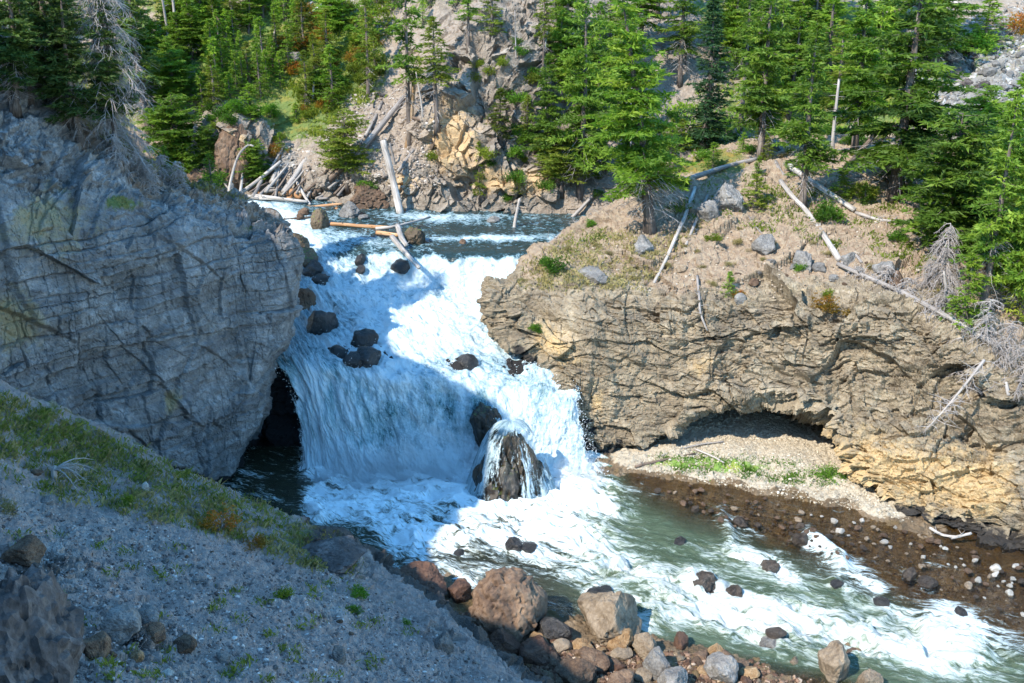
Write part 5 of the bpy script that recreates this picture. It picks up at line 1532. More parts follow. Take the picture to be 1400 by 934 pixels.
log([(950, 616), (975, 626), (990, 634)], 3, 2, dw, 'pale stick on the beach pointing to the river', seed=49, keys=('BED',), lift=1.5)
log([(1200, 90), (1300, 0)], 4, 3, dw, 'long white log on the talus at the top right', seed=50, keys=('HS',))
log([(1325, 108), (1375, 92)], 4, 3, dw, 'white stick lying on the talus', seed=51, keys=('HS',))
log([(1285, -2), (1320, 8)], 4, 3, dw, 'white log on the top edge of the talus', seed=52, keys=('HS',))
for k_, (a, b, l_) in enumerate((((402, 22), (428, 4), 'grey log near the top of the open slope'), ((412, 30), (440, 8), 'second log near the top of the open slope'), ((485, 40), (500, 10), 'brown log left of the slim olive fir top'),
                    ((500, 188), (523, 140), 'dark log left of the long grey log'), ((442, 198), (470, 172), 'weathered log behind the round-crowned pine'), ((590, 205), (603, 172), 'short log against the cliff foot'),
                    ((545, 235), (566, 205), 'thin stick on the scree right of the white upright log'), ((202, 92), (216, 118), 'pale log between the bushy firs'), ((280, 62), (300, 42), 'pale log in the bright stand'),
                    ((1010, 175), (1060, 130), 'grey log half hidden behind the spruce'), ((905, 262), (935, 240), 'thin log on the slope behind the leaning fir'), ((560, 160), (585, 165), 'small log on the soil slope'))):
    log([a, b], 5, 4, [dg, dw, db_][k_ % 3], l_, keys=('HS',), seed=70 + k_)
for k_ in range(16):
    x = 322 + k_ * 9.5 + rng.uniform(-4, 4); y = 268 + rng.uniform(-6, 6) - (k_ > 12) * 6; dx = rng.uniform(-18, 34); dy = rng.uniform(14, 46)
    log([(x, y, 79.0), (x + dx, y - dy, 80.2 + dy / 30)], rng.uniform(2.5, 5), 2.5, [dg, dw, db_][k_ % 3], 'thin stick leaning in the driftwood jam on the far bank', keys=('HS',), seed=120 + k_, stubs=2)['group'] = 'sticks of the driftwood jam'
for k_ in range(9):
    x = rng.uniform(330, 445); y = rng.uniform(262, 276)
    log([(x, y), (x + rng.uniform(18, 40), y + rng.uniform(-6, 4))], rng.uniform(2.5, 5), 2.5, [dw, dg, do_][k_ % 3], 'stick lying flat along the waterline of the driftwood jam', keys=('HS', 'FALLS'), seed=150 + k_, stubs=2, lift=1.5)['group'] = 'flat sticks of the driftwood jam'
# little bleached bush on the near slope
p, nr, ds = hit(74, 655, ('FG',))
s_ = px_size(p); r_ = empty('dead_bush', p)
t = Tubes(); rg_ = np.random.default_rng(77)
t.add([(0, 0, -.1), (.02, 0, .1), (.05, 0, .35), (.1, .02, .5)], [.14, .12, .09, .05], 9, .2, 3)
link('stump', t.mesh('stump', dw), None, r_)
t = Tubes()
for k_ in range(13):
    th = rg_.uniform(-.9, 1.2); L = rg_.uniform(.6, 1.7); v0 = np.array([math.cos(th), rg_.normal() * .4, 0]) * (1 if rg_.uniform() < .8 else -.7)
    f = lambda s_: np.array([.05, 0, .35]) + v0 * L * s_ + np.array([0, 0, L * (.55 * s_ - .75 * s_ * s_)])
    t.add([f(s_) for s_ in (0, .25, .5, .75, 1)], [.035, .028, .022, .014, .006], 5, 0, 0, False)
    for q in range(5):
        c = f(rg_.uniform(.3, 1)); e_ = c + rg_.normal(size=3) * .18 + v0 * .2
        t.add([c, e_], [.01, .003], 3, 0, 0, False)
link('branches', t.mesh('branches', dw), None, r_)
tag(r_, 'small bleached white dead bush on the grassy near slope', 'dead bush')

# ------------------------------------------------------------------ boulders one by one
K = ('FALLS',)
bw, bb, bt, bgk = M['b_wet'], M['b_brown'], M['b_tan'], M['b_grey']
for a in (
    (441, 454, 46, 32, bw, 'smooth black oval boulder alone in the left cascade', 1, 4, K), (497, 474, 38, 28, bw, 'top boulder of the black cluster above the main drop', 2, 4, K),
    (500, 496, 42, 24, bw, 'widest boulder of the black cluster above the main drop', 3, 4, K), (462, 488, 26, 16, bw, 'left boulder of the black cluster above the main drop', 4, 3, K),
    (482, 501, 32, 18, bw, 'lowest boulder of the black cluster, water pouring off it', 5, 3, K), (414, 420, 34, 30, M['b_brown'], 'brown wet rock against the left cliff with a thread of water beside it', 6, 4, K),
    (440, 388, 28, 13, bw, 'small black rock at the foot of the stack beside the left cliff', 7, 3, K), (428, 376, 32, 20, bw, 'black rock in the stack beside the left cliff', 8, 4, K),
    (416, 364, 38, 26, M['b_mossy'], 'brown rounded rock in the middle of the stack beside the left cliff', 9, 4, K), (400, 344, 40, 28, M['b_mossy'], 'mossy dark rock topmost in the stack beside the left cliff', 10, 4, K),
    (492, 361, 20, 14, bw, 'upper of two small black rocks in the upper cascade', 11, 3, K), (493, 373, 17, 10, bw, 'lower of two small black rocks in the upper cascade', 12, 3, K),
    (436, 312, 32, 26, M['b_mossy'], 'pointed brown-grey boulder in the upper river', 13, 4, K), (476, 296, 30, 20, bgk, 'grey boulder at the far side of the upper river', 14, 4, K),
    (415, 294, 18, 10, bb, 'low brown rock behind the pointed boulder', 15, 3, K), (566, 333, 32, 26, M['b_mossy'], 'mossy boulder with driftwood against it above the lip', 16, 4, K),
    (640, 502, 30, 20, bw, 'black rock breaking the flow near the right of the main drop', 17, 3, K), (548, 370, 40, 18, bw, 'dark wet ledge rock under the pointing log', 18, 3, K),
    (665, 606, 46, 58, M['b_wetmoss'], 'black wet rock just above the domed rock', 19, 4, K), (410, 300, 14, 8, bb, 'small rock at the left of the upper channel', 20, 3, K),
    (632, 333, 12, 6, bb, 'tiny rock just above the right lip', 21, 3, K), (675, 304, 18, 9, bgk, 'pale rock in the far shallows under the cliff', 22, 3, K),
    (496, 300, 16, 7, bgk, 'flat grey rock right of the far grey boulder', 23, 3, K)):
    o = boulder(*a, deep=.4, smooth=a[4] is bw, rough=.08, sharp=.85)
# domed rock at the foot of the falls with its skirt of water
p = Vector(PZ(699, 684, 0))
me = rock_mesh('domed_rock', 33, 5, 22, .5, .13, M['b_wetmoss'])
V_ = np.array([v_.co[:] for v_ in me.vertices]); V_[:, :2] *= (1 - .42 * np.clip(V_[:, 2:3], 0, 1.2) ** 1.5); me.vertices.foreach_set('co', V_.astype(np.float32).ravel()); me.update()
o = link('domed_rock', me); o.location = (p.x, p.y + 1.35, -.3); o.scale = (2.05, 1.8, 3.8); o.rotation_euler = (0, 0, .3)
tag(o, 'tall mossy domed rock at the foot of the falls, draped in threads of water', 'rock')
nu, nv = 260, 240
th = np.linspace(PI * .93, PI * 2.22, nu)[None, :] + np.zeros((nv, 1)); ph = np.linspace(.02, 1.0, nv)[:, None] * (PI / 2) + np.zeros((1, nu))
tt_ = ph / (PI / 2)
rr_ = tt_ ** .62 * (1 + .10 * tt_ ** 3)
zz = 1 - tt_ ** 1.7
wob_ = .28 * fbm(np.stack([np.cos(th) * 1.2, np.sin(th) * 1.2, ph * .8], -1), 3, 800) + .14 * fbm(np.stack([th * 6, ph * 1.5, th * 0], -1), 4, 801) + .05 * fbm(np.stack([th * 20, ph * 4, th * 0], -1), 3, 802)
G = np.stack([p.x + (2.14 + wob_) * rr_ * np.cos(th) + .02 * ph, p.y + 1.35 + (1.8 + wob_) * rr_ * np.sin(th), -.35 + 4.15 * zz + .1 * wob_], -1)
hm = .56 + .28 * fbm(np.stack([th * 1.7, ph * .6, th * 0], -1), 3, 803) + .35 * blob(proj(G)[0], proj(G)[1], 695, 655, 22, 40) + .35 * blob(proj(G)[0], proj(G)[1], 737, 610, 9, 40) - .5 * sstep(.45, .1, ph) - .3 * blob(proj(G)[0], proj(G)[1], 655, 630, 20, 50)
Z = np.stack([.62 + 0 * th, 1 + 0 * th, .1 + 0 * th, np.clip(hm, 0, .9)], -1)
sheet('water_veil', None, G, Z, M['falls'], smooth=True, flip=True, kind='structure', attr='water', uv=np.stack([th * 1.9, ph * 2.6], -1))

K = ('BED', 'RIVER')
for a in (
    (702, 750, 30, 20, bw, 'black pointed rock sticking out of the white pool', 41, 4, ('RIVER',)), (722, 750, 28, 9, bw, 'low black tail of rock right of the pointed one in the pool', 42, 3, ('RIVER',)), (627, 758, 16, 9, bw, 'small black rock in the foam left of the pointed one', 43, 3, ('RIVER',)),
    (964, 802, 38, 26, M['b_wetbrown'], 'half-washed brown rock in mid rapids', 44, 4, K), (1006, 814, 26, 20, M['b_wetbrown'], 'brown rock just right of the half-washed one in mid rapids', 45, 4, K),
    (1055, 780, 26, 20, M['b_wetbrown'], 'round brown rock at the upper edge of the rapids', 46, 4, K), (1012, 717, 22, 14, M['b_wetbrown'], 'dark rock at the head of the right-hand riffle', 47, 3, K),
    (1208, 828, 24, 15, bw, 'black rock near the white plume on the right', 48, 3, K), (1245, 790, 22, 18, M['b_wetbrown'], 'grey-brown rock in the right shallows', 49, 3, K), (1096, 742, 24, 20, M['b_wetbrown'], 'dark rock splitting the small white chute', 50, 3, K),
    (1146, 802, 20, 10, bw, 'low wet rock in the middle of the rapids', 51, 3, K), (930, 742, 20, 8, bw, 'flat wet rock in the green water', 52, 3, K), (1270, 800, 26, 14, M['b_wetbrown'], 'brown rock right of the grey-brown one in the shallows', 53, 3, K),
    (820, 815, 34, 12, bw, 'black wet slab just above the flat tan boulder', 56, 3, K), (1315, 840, 20, 10, bw, 'wet rock above the white plume', 57, 3, K),
    (1060, 870, 30, 10, M['b_wetbrown'], 'flat red-brown rock awash near the near bank', 58, 3, K)):
    boulder(a[0], a[1] + 1, a[2] * 1.05, a[3] * 1.0, *a[4:], deep=.65, sharp=.8, rough=.09)
K = ('BED',)
boulder(692, 866, 116, 86, M['b_brown'], 'biggest dark brown boulder on the near bank, left of the flat tan one', 63, 5, K, deep=.3, rough=.09, planes=30, sharp=.55)
boulder(832, 870, 96, 56, bt, 'flat-topped tan boulder on the near bank, right of the biggest one', 64, 5, K, deep=.25, rough=.05, planes=12)
for a in (
    (575, 822, 86, 36, M['b_red'], 'long red-brown ledge of rock where the near slope meets the river', 65, 5, K), (628, 822, 44, 22, M['b_red'], 'dark red rock between the ledge and the biggest boulder', 66, 4, K),
    (757, 878, 52, 26, bw, 'wet black rock in the gap between the two big boulders', 67, 4, K), (660, 866, 30, 30, bb, 'upright brown rock under the left side of the biggest boulder', 68, 4, K),
    (849, 892, 40, 30, M['b_orange'], 'orange-tan rock leaning on the foot of the flat-topped boulder', 69, 4, K), (795, 892, 30, 16, M['b_orange'], 'small orange rock between the big boulders', 70, 4, K),
    (883, 898, 46, 26, bt, 'pale tan rock right of the orange-tan one', 71, 4, K), (897, 925, 44, 36, bgk, 'angular grey rock on the near bank below the pale tan one', 72, 4, K), (918, 945, 50, 28, bgk, 'flat grey rock at the bottom edge of the near bank', 73, 4, K),
    (985, 930, 54, 32, bgk, 'wide flat grey rock by the bottom edge in the brown shallows', 74, 4, K), (1056, 894, 32, 20, bgk, 'angular pale rock at the edge of the rapids', 75, 4, K),
    (1142, 932, 54, 46, bt, 'upright tan boulder at the bottom edge right of centre', 76, 4, K), (1166, 905, 20, 18, bb, 'dark rock tucked behind the upright tan boulder', 77, 4, K), (1190, 948, 36, 34, bt, 'second tan boulder cut by the bottom edge', 78, 4, K),
    (980, 898, 24, 16, M['b_orange'], 'small orange stone in the brown shallows', 79, 4, K), (994, 906, 22, 16, bb, 'brown stone beside the small orange one', 80, 3, K), (932, 884, 28, 14, M['b_red'], 'red-brown rock in the near shallows', 81, 3, K),
    (735, 905, 60, 26, M['b_red'], 'dark shaded rock below the biggest boulder', 82, 4, K), (690, 890, 50, 24, M['b_red'], 'shaded rock under the biggest boulder, at the slope edge', 83, 4, K), (812, 915, 44, 24, bb, 'brown rock among the cobbles below the flat-topped boulder', 84, 4, K),
    (790, 935, 56, 26, bb, 'shaded brown rock at the bottom edge of the bank', 85, 4, K), (850, 950, 50, 26, bb, 'second shaded brown rock at the bottom edge of the bank', 86, 4, K), (1088, 916, 20, 16, bt, 'small tan rock left of the upright tan boulder', 87, 3, K),
    (1232, 940, 20, 12, bgk, 'small grey rock at the bottom edge, farthest right', 88, 3, K), (1112, 884, 28, 10, bw, 'wet dark rock behind the upright tan boulder', 89, 3, K)):
    boulder(*a, deep=.3)
K = ('RR',)
for a in ((1000, 285, 42, 38, bgk, 'round grey boulder near the crest of the right bluff', 91, 5, K), (970, 300, 34, 26, bgk, 'dark grey boulder left of the round one on the bluff', 92, 4, K), (1100, 368, 36, 26, bgk, 'grey boulder left of the straight white log', 93, 4, K),
          (1122, 372, 20, 14, bgk, 'small grey rock touching the boulder by the white log', 94, 4, K), (1212, 374, 32, 20, bgk, 'flat grey rock above the long twiggy log', 95, 4, K), (1048, 345, 34, 26, bgk, 'grey slab set in the soil below the round boulder', 96, 4, K),
          (1012, 415, 18, 14, bgk, 'small blue-grey rock on the brow of the bluff', 97, 3, K), (1060, 205, 30, 18, bgk, 'dark grey boulder behind the low spreading fir', 98, 4, RH), (1160, 360, 26, 16, bgk, 'grey rock at the end of the white log', 99, 4, K),
          (880, 345, 40, 22, bgk, 'dark slab at the foot of the leaning fir', 100, 4, K), (812, 382, 50, 16, bgk, 'flat grey slab on the left end of the bluff', 101, 4, K), (1225, 400, 28, 30, bb, 'brown split rock beside the long twiggy log', 102, 4, K)):
    boulder(*a, deep=.45, cat='rock')
K = ('FG',)
for a in ((198, 850, 36, 18, bgk, 'flat blue-grey stone in the middle of the near scree', 111, 4, K), (213, 876, 34, 22, bb, 'brown rock below the flat blue-grey stone', 112, 4, K), (158, 872, 66, 34, M['b_grey'], 'broad pale rock right of the dark outcrop', 113, 4, K),
          (30, 768, 60, 30, bb, 'brown flat rock above the dark outcrop at the left edge', 114, 4, K), (188, 905, 20, 18, M['b_orange'], 'small orange-brown rock above the bottom edge at left', 115, 4, K), (198, 672, 16, 12, M['b_pale'], 'single whitish stone in the grass of the near slope', 116, 3, K),
          (304, 905, 22, 14, M['b_grey'], 'pale stone on the lower scree', 117, 3, K), (462, 905, 26, 20, M['b_grey'], 'pale rubble rock on the right part of the scree', 118, 4, K), (455, 770, 96, 24, M['b_outcrop'], 'dark rock bulging from the edge of the near slope', 119, 5, K),
          (228, 925, 18, 8, M['b_pale'], 'whitish stone at the bottom edge at left', 120, 3, K), (249, 928, 12, 10, M['b_pale'], 'second whitish stone at the bottom edge at left', 121, 3, K), (608, 890, 28, 26, bgk, 'grey rock half buried near the right edge of the scree', 122, 4, K),
          (48, 650, 20, 8, bb, 'brown stone beside the bleached bush', 123, 3, K), (65, 688, 26, 12, bgk, 'grey stone below the bleached bush', 124, 3, K), (250, 890, 34, 16, bb, 'brown rock on the scree right of the flat stone', 125, 4, K),
          (130, 900, 50, 40, bb, 'rock at the right foot of the dark outcrop', 126, 4, K)):
    boulder(*a, deep=.4)
# dark rubbly outcrop in the lower left corner
p, nr, ds = hit(40, 925, ('FG',))
me = rock_mesh('outcrop', 130, 5, 20, .7, .10, M['b_outcrop'])
V_ = np.array([v_.co[:] for v_ in me.vertices]); Vw = V_ * np.array([1.5, 1.5, 2.3])
k0 = np.zeros(len(V_))
for sc_, am in ((1.0, .20), (.42, .11), (.17, .05)):
    F1, F2, rid, tl = worley(Vw / sc_ + 3.3, 7); k0 += am * ((rid - .5) * .8 + tl * 1.0)
k0 += .06 * fbm(Vw * 2.5, 5, 9) + .03 * fbm(Vw * 12, 3, 10)
V_ *= (1 + k0 / 1.6)[:, None]
me.vertices.foreach_set('co', V_.astype(np.float32).ravel()); me.update()
o = link('outcrop', me); o.location = (p.x - .45, p.y + .3, p.z - .3); o.scale = (1.5, 1.5, 2.3); o.rotation_euler = (0, 0, .4)
tag(o, 'dark rubbly rock outcrop filling the lower left corner', 'rock')
# brown rock knob on the left bank, ledge rocks by the upper river
for a in ((322, 232, 60, 66, bb, 'brown rock knob rising from the left bank under the bright firs', 131), (275, 262, 50, 32, bb, 'brown rock ledge on the left bank by the crest', 132), (505, 285, 70, 36, bb, 'rounded brown bank rock behind the upper river', 133),
          (403, 84, 22, 14, bgk, 'pale blue-grey rock on the upper slope among the firs', 134)):
    boulder(*a[:6], a[6], 5, ('HS',), deep=.4, rough=.1)

# ------------------------------------------------------------------ loose stones: copies of a few
STM = {}
def stones(key, poly, n, mats, size, label, group, keys, mind=0, cat='stone', sub=2, flat=.65, sink=.25, name='stone'):
    for (x, y) in samp(poly, n, rng, mind):
        p, nr, ds = hit(x, y, keys)
        mi = rng.integers(len(mats)); vi_ = int(rng.integers(5))
        kk = (mats[mi], vi_, sub)
        if kk not in STM: STM[kk] = rock_mesh('stone', 200 + vi_ * 7 + len(STM), sub, 12, 1.0, .05, M[mats[mi]])
        s_ = size[0] * (size[1] / size[0]) ** (rng.uniform() ** 1.8)
        o = link(name, STM[kk]); o.scale = (s_ * .5, s_ * .5 * rng.uniform(.7, 1), s_ * .5 * flat * rng.uniform(.7, 1.2))
        o.location = p + Vector((0, 0, s_ * .5 * flat * (1 - sink) * .5)); o.rotation_euler = (rng.normal() * .25, rng.normal() * .25, rng.uniform(0, 6.28))
        tag(o, label, cat, group)
stones('bank', [(560, 815), (640, 845), (760, 880), (860, 890), (1000, 905), (1080, 934), (760, 934), (660, 890)], 95, ['b_brown', 'b_red', 'b_brown', 'b_orange', 'b_tan'], (.22, .9), 'brown cobble in the rubble along the near bank', 'cobbles along the near bank', ('BED',), 7, sub=3)
stones('shal', [(1100, 700), (1200, 715), (1290, 740), (1400, 770), (1400, 810), (1300, 790), (1180, 750)], 52, ['b_pale', 'b_pale', 'b_tan', 'b_brown'], (.18, .5), 'stone standing out of the brown shallows below the right cliff', 'stones in the right-hand shallows', ('RIVER',), 6, sub=3)
stones('shal3', [(1150, 745), (1400, 770), (1400, 850), (1300, 815), (1180, 775)], 30, ['b_pale', 'b_tan', 'b_wetbrown'], (.15, .5), 'stone awash at the outer edge of the right-hand shallows', 'stones at the outer edge of the shallows', ('RIVER',), 8, sub=3)
stones('shal4', [(880, 665), (1000, 690), (1130, 720), (1250, 770), (1150, 765), (980, 715)], 40, ['b_wetbrown', 'b_brown', 'b_wetbrown'], (.15, .55), 'dark stone breaking the surface between the beach and the rapids', 'dark stones between the beach and the rapids', ('RIVER',), 8, sub=3)
stones('shal2', [(860, 650), (960, 665), (1090, 690), (1200, 740), (1100, 735), (950, 700)], 30, ['b_brown', 'b_tan', 'b_brown'], (.18, .45), 'wet brown stone in the shallows along the beach', 'wet stones along the beach', ('RIVER',), 8, sub=3)
stones('talus', [(1290, 60), (1400, 20), (1400, 200), (1330, 130), (1260, 95)], 52, ['b_grey', 'b_outcrop', 'b_grey'], (.4, 1.6), 'angular grey block of the talus at the top right', 'talus blocks at the top right', ('HS',), 7, sub=3, name='talus_block', cat='rock', flat=.8)
stones('rrtop', [(860, 340), (980, 330), (1200, 360), (1230, 395), (1100, 400), (860, 395)], 30, ['b_grey', 'b_tan', 'b_brown'], (.18, .7), 'loose stone on the soil along the brow of the right bluff', 'loose stones on the brow of the bluff', ('RR',), 9, sub=3)
stones('fg', [(90, 760), (300, 740), (500, 800), (640, 890), (640, 934), (120, 934)], 55, ['b_grey', 'b_grey', 'b_outcrop', 'b_brown'], (.07, .32), 'loose grey stone on the near scree', 'loose stones on the near scree', ('FG',), 9, sub=3)


def gravel(name, poly, n, size, mat, keys, seed, cl=0.0):
    rg_ = np.random.default_rng(seed); V0, F0 = ICO[1]
    pts_ = []
    for (x, y) in samp(poly, n, rg_):
        p, nr, ds = hit(x, y, keys); pts_.append(p[:])
    c = np.array(pts_); m = len(c)
    s_ = size[0] * (size[1] / size[0]) ** (rg_.uniform(size=m) ** 2.6)
    sc_ = s_[:, None] * rg_.uniform(.55, 1.1, (m, 3)) * np.array([1, 1, .75]) * .5
    a = rg_.uniform(0, 6.28, m); ca, sa = np.cos(a), np.sin(a)
    V = V0[None] * (1 + .22 * rg_.normal(size=(m, 12))[..., None]) * sc_[:, None, :]
    V = np.stack([V[..., 0] * ca[:, None] - V[..., 1] * sa[:, None], V[..., 0] * sa[:, None] + V[..., 1] * ca[:, None], V[..., 2]], -1)
    V = V + c[:, None, :]
    Fc = (F0[None] + (np.arange(m) * 12)[:, None, None]).reshape(-1, 3)
    tn = rg_.uniform(0, 1, m); T = np.repeat(np.stack([tn, tn, tn, tn * 0 + 1], -1), 12, axis=0)
    me = np_mesh(name, V.reshape(-1, 3), Fc, False, {'tint': T}); o = link(name, me, mat)
    return tag(o, None, None, None, 'stuff')
def gravel_mat(name, stops):
    s = NT(name); R, G_, B, A, _ = s.attr('tint')
    return s.done(s.bsdf(s.mix(1.0, s.ramp(R, stops), s.ramp(s.noise(s.coord(), 9, 4, .7), [(.3, .7), (.7, 1.2)]), 'MULTIPLY'), .92, None, .2))
gravel('gravel', [(-20, 690), (200, 720), (480, 790), (640, 890), (700, 934), (-20, 934)], 15000, (.03, .17), gravel_mat('scree_gravel', [(0, (.08, .065, .06)), (.5, (.22, .18, .165)), (.85, (.36, .32, .30)), (1, (.55, .52, .49))]), ('FG',), 301)
gravel('gravel', [(-20, 540), (120, 600), (400, 720), (560, 820), (400, 760), (-20, 700)], 1800, (.03, .14), bpy.data.materials['scree_gravel'], ('FG',), 302)
gravel('pebbles', [(855, 640), (930, 600), (1040, 590), (1130, 610), (1250, 715), (1180, 700), (1000, 668)], 5000, (.05, .2), gravel_mat('beach_pebbles', [(0, (.26, .21, .15)), (.5, (.42, .36, .27)), (1, (.60, .54, .44))]), ('BED',), 303)
gravel('pebbles', [(545, 800), (640, 840), (760, 875), (860, 885), (1000, 900), (1180, 934), (700, 934), (640, 880)], 4200, (.07, .32), gravel_mat('bank_cobbles', [(0, (.045, .026, .018)), (.5, (.13, .075, .05)), (.85, (.25, .16, .11)), (1, (.42, .33, .25))]), ('BED',), 304)
gravel('pebbles', [(850, 660), (1080, 690), (1270, 735), (1400, 790), (1400, 860), (1250, 800), (1000, 720)], 2600, (.06, .25), gravel_mat('bed_cobbles', [(0, (.04, .025, .016)), (.6, (.13, .085, .05)), (1, (.34, .27, .19))]), ('BED',), 305)
gravel('rubble', [(480, 130), (600, 110), (600, 260), (330, 262), (390, 200), (450, 200)], 3500, (.08, .4), gravel_mat('slope_rubble', [(0, (.17, .14, .12)), (.5, (.32, .27, .23)), (1, (.5, .46, .42))]), ('HS',), 306)
gravel('rubble', [(1280, 40), (1400, 0), (1400, 210), (1240, 120)], 2600, (.12, .7), gravel_mat('talus_rubble', [(0, (.12, .115, .105)), (.5, (.25, .24, .225)), (1, (.42, .41, .39))]), ('HS',), 307)
gravel('rubble', [(760, 340), (900, 300), (1100, 260), (1280, 330), (1300, 420), (1150, 410), (840, 400)], 3500, (.04, .22), gravel_mat('bluff_rubble', [(0, (.15, .12, .09)), (.5, (.30, .24, .18)), (1, (.46, .40, .33))]), ('RR',), 308)

# ------------------------------------------------------------------ shrubs and grass
SH = {}
for key, fol, r_0, h_0, n_0, lf in (('green', 'fol_shrub', .5, .7, 700, .1), ('olive', 'fol_olive', .5, .6, 600, .1), ('autumn', 'fol_autumn', .5, .6, 500, .09), ('low', 'fol_shrub', .6, .35, 600, .08), ('straw', 'fol_dry', .35, .35, 350, .14)):
    SH[key] = shrub_mesh('shrub_' + key, len(SH) + 400, M[fol], r_0, h_0, n_0, lf, width=.5 if key != 'straw' else .12)
def shrub(key, x, y, wpx, label, group=None, keys=RH):
    p, nr, ds = hit(x, y, keys); s_ = wpx * px_size(p) / 1.1
    r = empty('shrub', p - Vector((0, 0, .05))); r.scale = (s_, s_, s_); r.rotation_euler = (0, 0, (x * 7) % 6.28)
    link('leaves', SH[key][0], None, r); link('stems', SH[key][1], None, r)
    return tag(r, label, 'shrub', group)
for a in (('green', 758, 370, 34, 'bright green shrub on the grassy left end of the bluff'), ('green', 808, 310, 16, 'small green shrub on the crest below the parallel logs'), ('green', 733, 452, 20, 'dark green plant on the face of the bluff'),
          ('olive', 975, 330, 22, 'yellow-green plant on the soil of the bluff'), ('autumn', 1010, 405, 18, 'orange-tinted plant at the foot of the tiny fir'), ('autumn', 1130, 425, 40, 'orange autumn plant on the upper cliff face'), ('autumn', 1090, 360, 26, 'small orange plant by the grey boulder'),
          ('green', 1092, 370, 18, 'green plant beside the grey boulder'), ('green', 1225, 330, 26, 'green shrub under the largest fir'), ('green', 1130, 305, 44, 'dark green shrub below the slender fir'), ('olive', 1180, 270, 40, 'yellow-green shrub among the crossing logs'),
          ('green', 1300, 330, 30, 'shrub at the foot of the bushy fir'), ('green', 505, 262, 26, 'bright green shrub overhanging the brown bank rock'), ('olive', 487, 225, 30, 'pale green shrub beside the round-crowned pine'), ('green', 695, 275, 20, 'green shrub in the gully foot of the cliff'),
          ('green', 745, 260, 24, 'green shrub at the right foot of the cliff'), ('autumn', 372, 215, 16, 'shrub with a few red berries above the river bend'), ('green', 290, 258, 40, 'low green shrub at the water end of the left crest'), ('olive', 590, 218, 24, 'thin green shrub at the cliff corner'),
          ('autumn', 395, 70, 40, 'golden shrub on the upper left slope'), ('autumn', 440, 60, 40, 'orange-gold shrub right of the golden one'), ('autumn', 415, 25, 40, 'golden shrub near the top of the slope'), ('olive', 470, 20, 36, 'pale shrub near the top of the slope'), ('green', 740, 108, 26, 'green shrub on the cliff shoulder'),
          ('autumn', 1395, 45, 50, 'orange shrub in the talus at the right edge'), ('green', 1330, 75, 50, 'dark shrub below the lone talus fir'), ('autumn', 1320, 68, 30, 'golden shrub at the edge of the talus')):
    shrub(*a)
shrub('low', 1133, 650, 36, 'flat vivid green plant on the beach', keys=('BED',)); shrub('olive', 1133, 405, 20, 'yellowish plant above the orange one on the cliff', keys=('RR',))
for a in (('olive', 175, 690, 26, 'yellow-green weed on the near slope above the scree'), ('autumn', 300, 725, 52, 'reddish weed patch at the lower edge of the near grass'), ('green', 490, 815, 26, 'green plant with yellow flowers near the slope edge'), ('green', 487, 838, 20, 'lower green plant near the slope edge'),
          ('olive', 388, 818, 30, 'small isolated weed on the scree'), ('autumn', 348, 750, 34, 'second reddish weed below the grass'), ('green', 555, 855, 14, 'small green weed on the bare right part of the scree'), ('straw', 130, 900, 44, 'straw-coloured grass clump beside the dark outcrop'),
          ('straw', 14, 700, 50, 'dry grass clump at the left edge')):
    shrub(*a, keys=('FG',))
for i_, (poly, n, ks) in enumerate((([(400, 20), (500, 0), (520, 100), (430, 190), (400, 150)], 34, ['olive', 'autumn', 'green', 'olive']), ([(270, 150), (400, 150), (300, 180)], 8, ['green', 'olive']),
                       ([(640, 60), (740, 60), (740, 260), (620, 270)], 16, ['olive', 'green']), ([(760, 190), (960, 150), (1040, 220), (800, 300)], 22, ['green', 'olive', 'green']), ([(1040, 80), (1260, 60), (1270, 300), (1060, 250)], 30, ['green', 'olive', 'green', 'straw']),
                       ([(310, 200), (390, 190), (380, 250), (320, 255)], 10, ['green', 'autumn', 'olive']))):
    lab = ['low bush scattered over the golden upper slope', 'bush in the hollow behind the brown knob', 'bush clinging to the central cliff', 'bush in the undergrowth left of the blue-green spruce', 'bush in the undergrowth of the right-hand wood', 'bush behind the bent dead stem'][i_]
    for (x, y) in samp(poly, n, rng, 10): shrub(ks[rng.integers(len(ks))], x, y, rng.uniform(14, 30), lab, 'bushes: ' + lab, RH)
for (x, y) in samp([(700, 390), (780, 330), (900, 330), (1000, 300), (1120, 330), (1250, 380), (1100, 395), (860, 395)], 26, rng, 14): shrub('straw', x, y, rng.uniform(12, 22), 'tuft of dry grass on the soil of the right bluff', 'dry tufts on the right bluff', ('RR',))


